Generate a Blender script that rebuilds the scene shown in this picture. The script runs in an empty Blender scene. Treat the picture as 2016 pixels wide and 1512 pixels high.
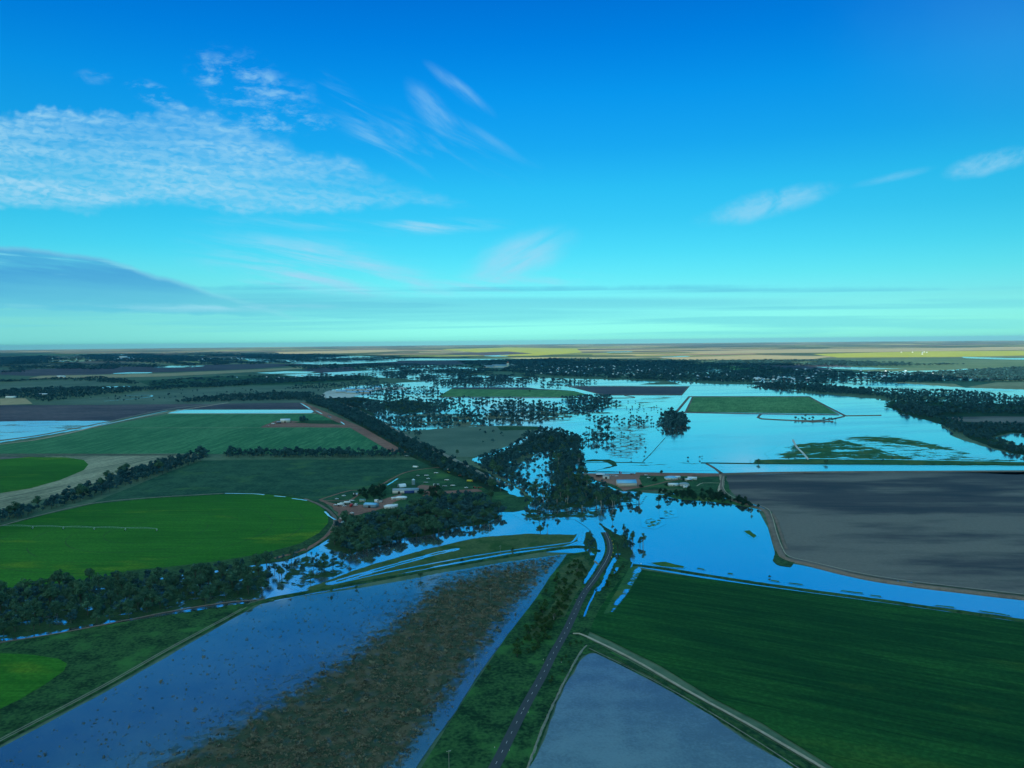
import bpy, math, random
import numpy as np
from mathutils import Vector
from mathutils.geometry import tessellate_polygon
C = bpy.context.scene
COL = C.collection
R = math.radians

# ------------------------------------------------------------------ camera
CAMH = 260.0
F = 1514.0
TH = math.atan(0.0555)
RO = math.atan(19 / 2016)
FW = np.array([0, math.cos(TH), -math.sin(TH)])
U0 = np.array([0, math.sin(TH), math.cos(TH)])
X0 = np.array([1.0, 0, 0])
RT = math.cos(RO) * X0 - math.sin(RO) * U0
UP = math.sin(RO) * X0 + math.cos(RO) * U0
cd = bpy.data.cameras.new('camera')
cam = bpy.data.objects.new('camera', cd)
COL.objects.link(cam)
C.camera = cam
cd.sensor_width = 36
cd.lens = 36 * F / 2016
cd.clip_start = 1
cd.clip_end = 400000
from mathutils import Matrix
m = Matrix(((RT[0], UP[0], -FW[0], 0), (RT[1], UP[1], -FW[1], 0), (RT[2], UP[2], -FW[2], CAMH), (0, 0, 0, 1)))
cam.matrix_world = m


def ray(px, py):
    return FW + (px - 1008) / F * RT + (756 - py) / F * UP


def P(px, py):
    """photo coordinate -> the place on the ground it shows"""
    d = ray(px, py)
    h = math.hypot(d[0], d[1])
    if d[2] > -h * CAMH / 59000:
        k = 59000 / h
        return (d[0] * k, d[1] * k)
    t = -CAMH / d[2]
    return (d[0] * t, d[1] * t)


def PJ(xy, z=0.0):
    """ground points (n,2) -> photo coordinates, distance"""
    xy = np.asarray(xy, float).reshape(-1, 2)
    v = np.column_stack([xy, np.full(len(xy), z - CAMH)])
    w = v @ FW
    w = np.where(np.abs(w) < 1e-6, 1e-6, w)
    return 1008 + F * (v @ RT) / w, 756 - F * (v @ UP) / w, w


# ------------------------------------------------------------------ node helpers
class NT:
    def __init__(s, tree):
        s.t = tree
        s.n = tree.nodes

    def new(s, typ, **kw):
        nd = s.n.new(typ)
        for k, v in kw.items():
            setattr(nd, k, v)
        return nd

    def set(s, sock, v):
        if isinstance(v, X):
            s.t.links.new(v.s, sock)
        elif v is not None:
            if sock.type == 'RGBA' and len(v) == 3:
                v = (*v, 1)
            sock.default_value = v

    def math(s, op, *a, clamp=False):
        nd = s.new('ShaderNodeMath', operation=op, use_clamp=clamp)
        for i, v in enumerate(a):
            s.set(nd.inputs[i], v)
        return X(s, nd.outputs[0])

    def mix(s, f, a, b, blend='MIX'):
        nd = s.new('ShaderNodeMix', data_type='RGBA', blend_type=blend)
        s.set(nd.inputs[0], f)
        s.set(nd.inputs[6], a)
        s.set(nd.inputs[7], b)
        return X(s, nd.outputs[2])

    def smooth(s, x, a, b):
        nd = s.new('ShaderNodeMapRange', interpolation_type='SMOOTHSTEP')
        s.set(nd.inputs[0], x)
        s.set(nd.inputs[1], a)
        s.set(nd.inputs[2], b)
        return X(s, nd.outputs[0])

    def vec(s, x, y, z):
        nd = s.new('ShaderNodeCombineXYZ')
        for i, v in enumerate((x, y, z)):
            s.set(nd.inputs[i], v)
        return X(s, nd.outputs[0])

    def noise(s, v, scale=1.0, detail=4, rough=.55, dist=0.0):
        nd = s.new('ShaderNodeTexNoise')
        s.set(nd.inputs['Vector'], v)
        nd.inputs['Scale'].default_value = scale
        nd.inputs['Detail'].default_value = detail
        nd.inputs['Roughness'].default_value = rough
        nd.inputs['Distortion'].default_value = dist
        return X(s, nd.outputs[0])

    def pos(s):
        return X(s, s.new('ShaderNodeNewGeometry').outputs['Position'])

    def mapd(s, v, ang=0, sx=1., sy=1., loc=(0, 0, 0)):
        """rotate by -ang (so that x runs along ang) then scale"""
        nd = s.new('ShaderNodeMapping')
        s.set(nd.inputs[0], v)
        nd.inputs['Rotation'].default_value = (0, 0, -ang)
        m2 = s.new('ShaderNodeMapping')
        s.t.links.new(nd.outputs[0], m2.inputs[0])
        m2.inputs['Scale'].default_value = (sx, sy, 1)
        m2.inputs['Location'].default_value = loc
        return X(s, m2.outputs[0])

    def attr(s, name):
        nd = s.new('ShaderNodeAttribute', attribute_name=name)
        return X(s, nd.outputs['Fac'])

    def sep(s, v):
        nd = s.new('ShaderNodeSeparateXYZ')
        s.set(nd.inputs[0], v)
        return [X(s, o) for o in nd.outputs]

    def bump(s, h, dist=.1, strength=1.):
        nd = s.new('ShaderNodeBump')
        s.set(nd.inputs['Height'], h)
        nd.inputs['Distance'].default_value = dist
        nd.inputs['Strength'].default_value = strength
        return X(s, nd.outputs[0])

    def bsdf(s, color, rough=.9, spec=.2, normal=None, ior=None, metal=0.):
        nd = s.new('ShaderNodeBsdfPrincipled')
        s.set(nd.inputs['Base Color'], color)
        s.set(nd.inputs['Roughness'], rough)
        nd.inputs['Specular IOR Level'].default_value = spec
        nd.inputs['Metallic'].default_value = metal
        if ior:
            nd.inputs['IOR'].default_value = ior
        if normal is not None:
            s.set(nd.inputs['Normal'], normal)
        return X(s, nd.outputs[0])

    def mixsh(s, f, a, b):
        nd = s.new('ShaderNodeMixShader')
        s.set(nd.inputs[0], f)
        s.t.links.new(a.s, nd.inputs[1])
        s.t.links.new(b.s, nd.inputs[2])
        return X(s, nd.outputs[0])


class X:
    def __init__(s, nt, sock):
        s.nt = nt
        s.s = sock

    def __add__(s, o): return s.nt.math('ADD', s, o)
    def __radd__(s, o): return s.nt.math('ADD', o, s)
    def __sub__(s, o): return s.nt.math('SUBTRACT', s, o)
    def __rsub__(s, o): return s.nt.math('SUBTRACT', o, s)
    def __mul__(s, o): return s.nt.math('MULTIPLY', s, o)
    def __rmul__(s, o): return s.nt.math('MULTIPLY', o, s)
    def __truediv__(s, o): return s.nt.math('DIVIDE', s, o)
    def mx(s, o): return s.nt.math('MAXIMUM', s, o)
    def mn(s, o): return s.nt.math('MINIMUM', s, o)
    def clamp(s): return s.nt.math('ADD', s, 0.0, clamp=True)


def srgb(r, g, b):
    f = lambda c: (c / 255 / 12.92) if c / 255 <= .04045 else ((c / 255 + .055) / 1.055) ** 2.4
    return (f(r), f(g), f(b))


# ------------------------------------------------------------------ sky, sun, exposure
SUN_EL = R(35)
SUN_AZ = R(180)          # the sun stands behind the photographer
w = bpy.data.worlds.new("World")
C.world = w
w.use_nodes = True
n = NT(w.node_tree)
sky = n.new('ShaderNodeTexSky', sky_type='NISHITA', sun_disc=False, sun_elevation=SUN_EL, sun_rotation=SUN_AZ,
            altitude=260, air_density=1, dust_density=1, ozone_density=1)
tc = n.new('ShaderNodeTexCoord')
D = X(n, tc.outputs['Generated'])
dx, dy, dz = n.sep(D)
# tint of the air with height above the horizon: (height, target colour, plain daylight sky there)
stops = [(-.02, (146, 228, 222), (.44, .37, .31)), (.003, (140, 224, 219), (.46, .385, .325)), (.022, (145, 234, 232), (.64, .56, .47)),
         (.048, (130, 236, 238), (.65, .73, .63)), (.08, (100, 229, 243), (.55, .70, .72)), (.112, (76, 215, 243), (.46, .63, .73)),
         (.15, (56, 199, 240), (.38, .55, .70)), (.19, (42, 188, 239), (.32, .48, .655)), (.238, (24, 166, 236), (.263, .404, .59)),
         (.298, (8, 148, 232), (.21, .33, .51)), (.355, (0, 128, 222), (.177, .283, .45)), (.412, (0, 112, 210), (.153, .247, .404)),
         (.60, (60, 172, 232), (.12, .20, .35)), (1., (105, 196, 236), (.10, .16, .30))]  # top two stops lie out of view, brightened to light the ground
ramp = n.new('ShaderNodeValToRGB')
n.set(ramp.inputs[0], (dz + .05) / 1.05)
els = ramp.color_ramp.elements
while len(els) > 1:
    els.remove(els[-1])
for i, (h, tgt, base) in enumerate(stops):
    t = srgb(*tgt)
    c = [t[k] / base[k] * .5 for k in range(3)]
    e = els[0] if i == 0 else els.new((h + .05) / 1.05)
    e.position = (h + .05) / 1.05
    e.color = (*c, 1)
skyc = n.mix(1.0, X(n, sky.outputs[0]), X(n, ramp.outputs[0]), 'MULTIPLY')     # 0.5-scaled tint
# clouds, laid out by heading (u) and rise (v)
ysafe = dy.mx(.02)
u = dx / ysafe
v = dz / ysafe
front = n.smooth(dy, .05, .3)


def UV(px, py):
    d = ray(px, py)
    return d[0] / d[1], d[2] / d[1]


UVv = n.vec(u, v, 0.0)
wob = n.noise(UVv, 9, 4) - .5
wob2 = n.noise(n.vec(u + 7.3, v, 0.), 30, 4) - .5


def line(p, q, soft=.01, k=.05):
    """0 below .. 1 above the line p->q (photo points), ragged"""
    (u1, v1), (u2, v2) = UV(*p), UV(*q)
    s = (v2 - v1) / (u2 - u1)
    return n.smooth(v - (u - u1) * s - v1 + wob * k + wob2 * (k * .3), -soft, soft)


def blob(c, rx, ry, ang=0, soft=.6, k=.3):
    """1 inside an ellipse (radii in photo px), 0 outside"""
    uc, vc = UV(*c)
    ca, sa = math.cos(R(ang)), math.sin(R(ang))
    a = ((u - uc) * ca + (v - vc) * sa) / (rx / F)
    b = ((v - vc) * ca - (u - uc) * sa) / (ry / F)
    d = n.math('SQRT', a * a + b * b) + wob * k + wob2 * k
    return 1.0 - n.smooth(d, 1 - soft, 1 + soft * .3)


def tex(ang, fx, fy, seed, detail=6, rough=.6, dist=.3, w_=0.0):
    mm = n.mapd(UVv, R(ang), fx, fy, (seed, seed * 1.7, 0))
    return n.noise(mm, 1.0, detail, rough, dist)


# altocumulus sheet, left
c1 = (1. - line((0, 232), (360, 222), .007, .11)) * (1. - line((330, 200), (860, 396), .012, .08)) * line((0, 402), (820, 406), .009, .07)
band = n.smooth(tex(-5, 3.2, 42, 3.1, 4, .5, .2), .30, .66)
cells = n.smooth(tex(-5, 72, 165, 1.1, 4, .5, .5), .36, .62)
rip = n.smooth(tex(-11, 14, 105, 5.1, 3, .5, .25), .32, .60)
c1 = c1 * (.22 + (cells * .62 + rip * .38) * .62) * (.42 + band * .80) * (1. - n.smooth(u, UV(300, 0)[0], UV(840, 0)[0]) * .55)
# puffs above it
pf = n.smooth(tex(-4, 22, 48, 9.7, 8, .68, .15), .44, .68)
c2 = (blob((490, 172), 130, 56, -22, .7, .9) * 1.25 + blob((510, 240), 150, 26, -2, .7, .6) * 1.2 + blob((300, 185), 60, 22, -25) + blob((190, 150), 45, 16, 0) * .4).clamp() * pf * .55
# cirrus wisps
ws = n.smooth(tex(-42, 7, 44, 2.2, 7, .66, .25), .30, .78)
c3 = (blob((850, 215), 65, 26, -48, 1.) + blob((905, 175), 75, 14, -38, 1.) * .9 + blob((940, 260), 110, 10, -30, 1.) * .4) * ws * .72
ws2 = n.smooth(tex(-28, 7, 46, 4.4, 5, .6, .6), .45, .8)
c3 = c3 + (blob((690, 220), 100, 30, -50, 1.) + blob((860, 295), 180, 60, -16, 1.)) * ws2 * .45
# cirrus low, centre
ws3 = n.smooth(tex(-10, 5, 48, 6.4, 7, .64, .3), .38, .72)
c3 = c3 + (blob((620, 528), 250, 58, -9, .9) * 1.3 + blob((850, 446), 140, 16, 1, 1.) * 1.2 + blob((600, 440), 200, 14, -2, 1.) * .5) * ws3 * .95
c3 = c3 + blob((1020, 508), 110, 46, 20, .8, .5) * (n.smooth(tex(24, 7, 40, 8.4, 7, .62, .3), .22, .68)) * .85
c3 = c3 + (blob((960, 562), 220, 22, 3, 1.) + blob((540, 562), 120, 10, -6, 1.)) * ws3 * .8
# broken trail, right
tr = n.smooth(tex(24, 20, 34, 7.7, 8, .68, .3), .26, .66)
c4 = (blob((1510, 402), 140, 27, 13, .6, .5) + blob((1950, 320), 95, 24, 14, .6, .5) + blob((1760, 348), 80, 9, 12, 1.) * .5) * tr * .6
# faint veil top right
c5 = blob((1990, 60), 330, 210, -10, 1.2, .2) * .05
white = (c1 + c2 + c3 + c4 + c5).clamp() * front
# grey bank low on the left running into thin bands along the horizon
g1 = (1. - line((0, 486), (190, 506), .0035, .014)) * (1. - line((120, 484), (440, 582), .005, .016)) * line((0, 608), (430, 622), .0035, .014)
g1 = g1 * (1. - n.smooth(u, UV(300, 0)[0], UV(900, 0)[0])) * (1. - n.smooth(tex(-8, 5, 70, 31.2, 6, .62, .3), .46, .74) * n.smooth(v, .075, .12) * .75) * (.80 + .20 * n.smooth(tex(-4, 3, 40, 21.4, 5, .6, .3), .3, .7))
hi = n.smooth(tex(-6, 4, 55, 12.2, 4, .55, .4), .5, .66) * (line((0, 530), (300, 560), .01, .03) + blob((300, 604), 330, 8, -1, 1., .3)).clamp()
bnd = n.smooth(tex(.2, 1.3, 62, 15.2, 4, .5, .3), .46, .60)
g2 = (1. - line((300, 562), (1900, 568), .006, .02)) * line((0, 668), (2016, 656), .004, .01) * (bnd * .8 + blob((1000, 598), 760, 15, -.5, .6, .1) * .7).clamp() * (1. - n.smooth(u, UV(1300, 0)[0], UV(2400, 0)[0]) * .6)
g3 = (blob((640, 602), 480, 30, -3, .6, .12) + blob((980, 618), 520, 18, -1, .7, .2) * .8).clamp() * (.65 + .35 * bnd)
grey = (g1 * (1. - hi * .6) * 1.15).mx((g2 * .85).mx(g3 * .9)) * front
rim = line((0, 491), (190, 511), .004, .014).mx(line((120, 489), (440, 587), .004, .016))
lw = (hi * g1 * .55 + g1 * rim * .5 + blob((420, 606), 330, 10, 0, 1.) * n.smooth(tex(-3, 8, 80, 18, 4), .42, .62) * .6).clamp() * front
K = .5      # same scale as the tint above; the strength below brings the sky to the photo's exposure
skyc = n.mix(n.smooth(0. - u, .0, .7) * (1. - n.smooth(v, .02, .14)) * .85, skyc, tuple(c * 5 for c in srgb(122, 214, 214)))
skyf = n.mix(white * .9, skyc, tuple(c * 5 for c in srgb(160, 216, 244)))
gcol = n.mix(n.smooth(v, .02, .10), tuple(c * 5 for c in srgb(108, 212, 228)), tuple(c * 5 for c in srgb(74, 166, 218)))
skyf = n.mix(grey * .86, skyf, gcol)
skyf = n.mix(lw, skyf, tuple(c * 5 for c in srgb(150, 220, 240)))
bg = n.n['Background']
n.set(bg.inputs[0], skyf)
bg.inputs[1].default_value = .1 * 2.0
w.cycles.sampling_method = 'MANUAL'
w.cycles.sample_map_resolution = 512

sd = bpy.data.lights.new('sun', 'SUN')
sd.energy = 5.0
sd.angle = R(.53)
sd.color = (1.0, .93, .74)
sun = bpy.data.objects.new('sun', sd)
COL.objects.link(sun)
sun.rotation_euler = (R(90) - SUN_EL, 0, 0)

HAZE = 1.35e-5
CLT = .88
vs = C.view_settings
vs.view_transform = 'Standard'
vs.look = 'None'
vs.gamma = 1
vs.exposure = 0
C.cycles.use_denoising = True
C.cycles.max_bounces = 6
C.cycles.diffuse_bounces = 2
C.cycles.glossy_bounces = 3
C.cycles.transmission_bounces = 2
C.cycles.volume_bounces = 0
C.cycles.transparent_max_bounces = 4

# ------------------------------------------------------------------ materials
def dirang(p, q):
    a, b = P(*p), P(*q)
    return math.atan2(b[1] - a[1], b[0] - a[0])


MATS = {}


def newmat(name):
    mt = bpy.data.materials.new(name)
    mt.use_nodes = True
    t = NT(mt.node_tree)
    t.n.remove(t.n['Principled BSDF'])
    t.out = t.n['Material Output']
    MATS[name] = mt
    return mt, t


def fin(t, sh):
    t.t.links.new(sh.s, t.out.inputs['Surface'])


def plain(name, col, rough=.7, spec=.3, var=.12, scale=.8, metal=0.):
    mt, t = newmat(name)
    nz = t.noise(t.pos(), scale, 4)
    c = t.mix(nz, tuple(x * (1 - var) for x in col), tuple(min(1, x * (1 + var)) for x in col))
    fin(t, t.bsdf(c, rough, spec, metal=metal))
    return mt


def grasscol(t, a, b, big=.004, mid=.03, fine=.25, wts=(.5, .3, .35), c=None, cthr=.6):
    p = t.pos()
    f = t.noise(p, big, 4) * wts[0] + t.noise(p, mid, 5) * wts[1] + t.noise(p, fine, 3) * wts[2]
    s = sum(wts) * .5
    f = t.smooth(f, s - .13, s + .13)
    col = t.mix(f, a, b)
    if c is not None:
        k = t.smooth(t.noise(p, mid * .55, 5), cthr - .08, cthr + .08)
        col = t.mix(k * .8, col, c)
    return col


def rough_ground(name, a, b, bumpd=.5, **kw):
    mt, t = newmat(name)
    col = grasscol(t, a, b, **kw)
    p = t.pos()
    nm = t.bump(t.noise(p, .35, 4), bumpd)
    fin(t, t.bsdf(col, .95, .1, nm))
    return mt


def crop(name, a, b, ang, row=1.5, contrast=.5, mott=.012, streak=.0022, c=None, cf=.5, bumpd=.15, along=9., rings=None, fleck=.38, tram=None):
    """drilled rows along ang (radians), long streaks and soft mottles"""
    mt, t = newmat(name)
    p = t.pos()
    r1 = t.noise(t.mapd(p, ang, .012, .16), 1, 3, .6)
    r2 = t.noise(t.mapd(p, ang, .1 / along, 1 / row), 1, 3, .5)
    m1 = t.noise(t.mapd(p, ang, mott * .5, mott), 1, 5, .6)
    m0 = t.noise(t.mapd(p, ang, streak * .6, streak * 1.6), 1, 3, .6)
    f = (r1 - .5) * contrast + (r2 - .5) * contrast * .8 + (m1 - .5) * 1.1 + (m0 - .5) * .9 + .5
    col = t.mix(t.smooth(f, .1, .9), a, b)
    if c is not None:
        k = t.smooth(t.noise(t.mapd(p, ang, mott * .35, mott * 1.1, (5, 9, 0)), 1, 5, .6), cf, cf + .14)
        col = t.mix(k, col, c)
    fl = t.noise(p, .9 / row, 3, .6)
    col = t.mix(t.smooth(fl, .35, .62) * fleck, col, tuple(x * .45 for x in a))
    if tram:
        _, ty, _ = t.sep(t.mapd(p, ang, 1., 1.))
        k = 1. - t.smooth(t.math('PINGPONG', ty + (t.noise(p, .01, 2) - .5) * 2., tram / 2), .35, .8)
        col = t.mix(k * t.smooth(t.noise(p, .02, 3), .3, .6) * .5, col, tuple(x * .4 for x in a))
    if rings:
        (cx, cy), gap, wd = rings
        sx, sy, _ = t.sep(p)
        rr = t.math('SQRT', (sx - cx) * (sx - cx) + (sy - cy) * (sy - cy)) + (t.noise(p, .02, 3) - .5) * 3.
        fr = t.math('PINGPONG', rr + gap / 2, gap / 2)
        k = (1. - t.smooth(fr, wd * .5, wd)) * (1. - t.smooth(rr, 240., 250.)) * t.smooth(t.noise(p, .015, 3), .35, .6) * t.smooth(rr, 30., 34.)
        col = t.mix(k * .8, col, (.03, .07, .03))
    fin(t, t.bsdf(col, .95, .1, t.bump(r2, bumpd)))
    return mt


def water_sh(t, mud, ior=1.33, bumpd=.010, rough=.02, spec=.5, wave=.25, gloss=0.):
    p = t.pos()
    lane = t.smooth(t.noise(t.mapd(p, R(12), .0012, .006), 1, 5, .6), .42, .62)
    rough = lane * (rough * 1.3) + rough * .6
    h = t.noise(p, wave, 4, .6) + t.noise(p, wave * .12, 3, .5) * 2.
    nm = t.bump(h, bumpd)
    big = t.noise(p, .006, 4)
    sed = t.noise(p, .035, 6, .65) * .6 + t.noise(p, .55, 3) * .4
    col = t.mix(t.smooth(big * .5 + sed * .5, .40, .60), tuple(x * .62 for x in mud), tuple(x * 1.15 for x in mud))
    d = t.bsdf(col, rough, spec, nm, ior)
    if not gloss:
        return d
    g = t.new('ShaderNodeBsdfGlossy')
    t.set(g.inputs['Roughness'], rough)
    t.set(g.inputs['Color'], (.98, .97, 1.))
    t.set(g.inputs['Normal'], nm)
    return t.mixsh(gloss, d, X(t, g.outputs[0]))


def water(name, mud, **kw):
    mt, t = newmat(name)
    fin(t, water_sh(t, mud, **kw))
    return mt


def flooded(name, a, b, mud, scale=.02, detail=7, lo=-.12, hi=.12, sx=1., sy=1., ang=0., fine=.2, wk={}, c=None):
    """land that stands out of the water where 'dry' (a vertex attribute, 0 wet .. 1 dry) beats a noise"""
    mt, t = newmat(name)
    p = t.pos()
    q = t.mapd(p, ang, sx, sy)
    nz = t.noise(q, scale, detail, .62, .4)
    dry = t.attr('dry')
    k = t.smooth((dry - .5) * 1.6 + (nz - .5) * 2.6 + (t.noise(p, fine, 3) - .5) * .8, lo, hi)
    f = t.noise(p, scale * .9, 4) * .5 + t.noise(p, fine * 1.4, 3) * .6
    col = t.mix(t.smooth(f, .35, .75), a, b)
    if c is not None:
        col = t.mix(t.smooth(t.noise(p, scale * .6, 4), .5, .62), col, c)
    g = t.bsdf(col, .95, .1, t.bump(t.noise(p, .5, 3), .3))
    fin(t, t.mixsh(k, water_sh(t, mud, **wk), g))
    return mt


MUD = (.13, .16, .14)
WK = dict(ior=1.33, gloss=.70, rough=.09, bumpd=.03)
# base country: pasture and paddocks to the horizon
mt, t = newmat('country')
p = t.pos()
wobble = t.noise(p, .0006, 3)
pw = t.vec(*[a for a in (lambda s: (s[0] * .00042 + wobble * .35, s[1] * .00085 + wobble * .5, 0.0))(t.sep(p))])
vo = t.new('ShaderNodeTexVoronoi', voronoi_dimensions='2D', distance='CHEBYCHEV')
t.set(vo.inputs['Vector'], pw)
vo.inputs['Scale'].default_value = 1.
vo.inputs['Randomness'].default_value = .85
vr, vg, vb = t.sep(X(t, vo.outputs['Color']))
rp = t.new('ShaderNodeValToRGB')
rp.color_ramp.interpolation = 'CONSTANT'
t.set(rp.inputs[0], vr)
e = rp.color_ramp.elements
pal = [(0, (.07, .10, .055)), (.2, (.30, .25, .13)), (.33, (.09, .13, .05)), (.45, (.14, .12, .10)), (.56, (.50, .40, .18)), (.66, (.11, .13, .07)),
       (.75, (.36, .38, .10)), (.83, (.30, .19, .13)), (.9, (.08, .10, .08)), (.95, (.58, .50, .25))]
e[0].position = 0
e[0].color = (*pal[0][1], 1)
e[1].position = pal[1][0]
e[1].color = (*pal[1][1], 1)
for a, c in pal[2:]:
    q = e.new(a)
    q.color = (*c, 1)
far = t.smooth(t.sep(p)[1], 8500., 12500.)
farland = X(t, rp.outputs[0])
pn = t.smooth(t.noise(t.mapd(p, .1, .5, 1.4), .00035, 6, .65), .50, .58)
farland = t.mix(pn * .8, farland, (.045, .085, .075))
near = grasscol(t, (.05, .12, .07), (.13, .20, .12), big=.0012, mid=.01, fine=.08)
fin(t, t.bsdf(t.mix(far, near, farland), .95, .1))

PC = P(309, 1046)
crop('pivot_crop', (.012, .12, .008), (.042, .215, .018), dirang((100, 1075), (560, 1078)), row=3, contrast=.8, c=(.12, .25, .014), cf=.53, rings=(PC, 44., .9))
crop('crop_green', (.030, .17, .07), (.09, .29, .125), dirang((590, 885), (672, 843)), row=8, contrast=1.3, tram=36.)
crop('crop_green_near', (.004, .055, .014), (.018, .115, .022), dirang((1300, 1127), (1757, 1190)), row=3.2, contrast=1.4, c=(.04, .125, .02), cf=.60, tram=24.)
crop('crop_far_green', (.07, .215, .075), (.17, .36, .13), dirang((1460, 811), (1470, 784)), row=28, contrast=1.6, mott=.004)
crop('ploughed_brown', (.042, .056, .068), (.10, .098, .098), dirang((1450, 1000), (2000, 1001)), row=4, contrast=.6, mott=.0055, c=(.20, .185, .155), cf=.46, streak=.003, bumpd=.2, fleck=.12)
crop('ploughed_far', (.05, .06, .085), (.17, .145, .15), dirang((0, 812), (300, 811)), row=14, contrast=1.3, mott=.004)
crop('stubble', (.17, .20, .13), (.42, .42, .27), dirang((0, 985), (380, 900)), row=6, contrast=1.6, mott=.02)
crop('tan_paddock', (.38, .32, .17), (.60, .47, .26), R(10), row=30, contrast=.3, mott=.003)
crop('yellow_crop', (.38, .42, .06), (.55, .52, .10), R(10), row=30, contrast=.3, mott=.003)
rough_ground('scrub_green', (.010, .055, .025), (.04, .125, .05), c=(.06, .17, .05), cthr=.62, wts=(.3, .5, .5))
rough_ground('rough_grass', (.005, .032, .013), (.034, .115, .034), c=(.045, .17, .04), cthr=.60, mid=.06, fine=.35, wts=(.2, .5, .6))
rough_ground('field_scrub', (.008, .06, .035), (.036, .115, .06), mid=.03, fine=.16, c=(.055, .145, .05), cthr=.62, wts=(.3, .5, .5))
rough_ground('pasture_grey', (.075, .14, .10), (.13, .20, .14), mid=.01)
rough_ground('olive_grass', (.03, .08, .035), (.085, .13, .05), mid=.08, wts=(.3, .5, .5))
rough_ground('bank_green', (.008, .045, .02), (.04, .11, .04), mid=.08, wts=(.3, .5, .5))
rough_ground('wood_floor', (.006, .03, .018), (.02, .07, .03), mid=.05)
rough_ground('red_dirt', (.19, .10, .08), (.32, .175, .125), mid=.05, fine=.3)
rough_ground('pale_dirt', (.33, .29, .20), (.50, .44, .32), mid=.08, fine=.5)
rough_ground('grey_track', (.16, .17, .14), (.27, .27, .21), mid=.08, fine=.5)
rough_ground('brown_bank', (.13, .11, .09), (.24, .19, .15), mid=.08, fine=.5)
rough_ground('white_yard', (.45, .47, .42), (.68, .68, .60), mid=.02, fine=.1)
water('flood_water', MUD, **WK)
water('pond_blue', (.09, .13, .13), ior=1.33, gloss=.68, bumpd=.02)
water('muddy_pond', (.15, .205, .185), ior=1.33, gloss=.10, rough=.03)
water('wet_water', (.065, .105, .088), ior=1.33, gloss=.21)
flooded('flood_grass', (.015, .08, .03), (.05, .16, .05), MUD, scale=.035, wk=WK, sx=.5, ang=R(8), c=(.08, .14, .04))
flooded('flood_debris', (.08, .11, .09), (.18, .19, .14), MUD, scale=.09, sx=.4, ang=R(20), wk=WK)
flooded('flood_debris_far', (.09, .12, .08), (.16, .19, .11), MUD, scale=.012, sx=.4, wk=WK)
flooded('river_bank', (.012, .045, .02), (.035, .09, .035), MUD, scale=.05, wk=WK)
flooded('olive_bank', (.035, .085, .03), (.085, .14, .05), MUD, scale=.05, wk=WK, sx=.45, ang=R(20), c=(.025, .085, .02))
flooded('weed', (.03, .10, .02), (.07, .17, .03), (.05, .13, .20), scale=.12, wk=dict(ior=1.33, gloss=.72))
flooded('reed_bed', (.016, .042, .022), (.06, .085, .045), (.065, .105, .088), scale=.12, fine=.9, wk=dict(ior=1.33, gloss=.21), lo=-.6, hi=.5, c=(.10, .095, .055))
plain('asphalt', (.042, .055, .062), .85, .3, .2, 1.5)
plain('road_paint', (.8, .8, .76), .6)
plain('white_wall', (.86, .85, .80), .6)
plain('cream_wall', (.62, .58, .46), .6)
plain('blue_roof', (.20, .52, .78), .25, .8)
plain('grey_roof', (.24, .33, .37), .35, .5)
plain('light_roof', (.72, .78, .80), .25, .8)
plain('green_roof', (.12, .30, .28), .4)
plain('rust', (.30, .10, .06), .8)
plain('yellow_paint', (.75, .62, .06), .5)
plain('red_paint', (.55, .03, .03), .4)
plain('white_paint', (.86, .86, .85), .3, .8)
plain('dark_glass', (.02, .03, .04), .1, .6)
plain('tyre', (.02, .02, .02), .9)
plain('steel', (.45, .48, .50), .4, .5)
plain('dark_blue_wall', (.03, .07, .25), .5)
plain('pole_wood', (.22, .19, .14), .9)
plain('white_fleece', (.75, .78, .76), .8)
plain('bark', (.07, .075, .06), .95)
plain('pale_bark', (.26, .26, .22), .9)
plain('shed_dark', (.03, .035, .04), .8)


def leafmat(name, a, b, c):
    mt, t = newmat(name)
    k = t.attr('tone')
    oi = t.new('ShaderNodeObjectInfo')
    rnd = X(t, oi.outputs['Random'])
    col = t.mix(k, a, b)
    col = t.mix(rnd * .45, col, c)
    d = t.bsdf(col, .8, .15)
    tr = t.new('ShaderNodeBsdfTranslucent')
    t.set(tr.inputs[0], col)
    fin(t, t.mixsh(.2, d, X(t, tr.outputs[0])))
    return mt


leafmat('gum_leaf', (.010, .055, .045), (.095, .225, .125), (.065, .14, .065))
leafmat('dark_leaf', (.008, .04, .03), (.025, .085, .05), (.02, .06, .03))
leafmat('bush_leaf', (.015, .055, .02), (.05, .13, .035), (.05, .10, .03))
leafmat('hazy_far_leaf', (.012, .065, .085), (.06, .18, .175), (.03, .09, .10))  # haze put into the leaf colour: blue raised for the far woods
leafmat('reed_leaf', (.07, .08, .05), (.24, .215, .14), (.14, .14, .085))

# ------------------------------------------------------------------ mesh helpers


def props(o, label=None, cat=None, group=None, kind=None):
    for k, v_ in (('label', label), ('category', cat), ('group', group), ('kind', kind)):
        if v_:
            o[k] = v_
    return o


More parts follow.
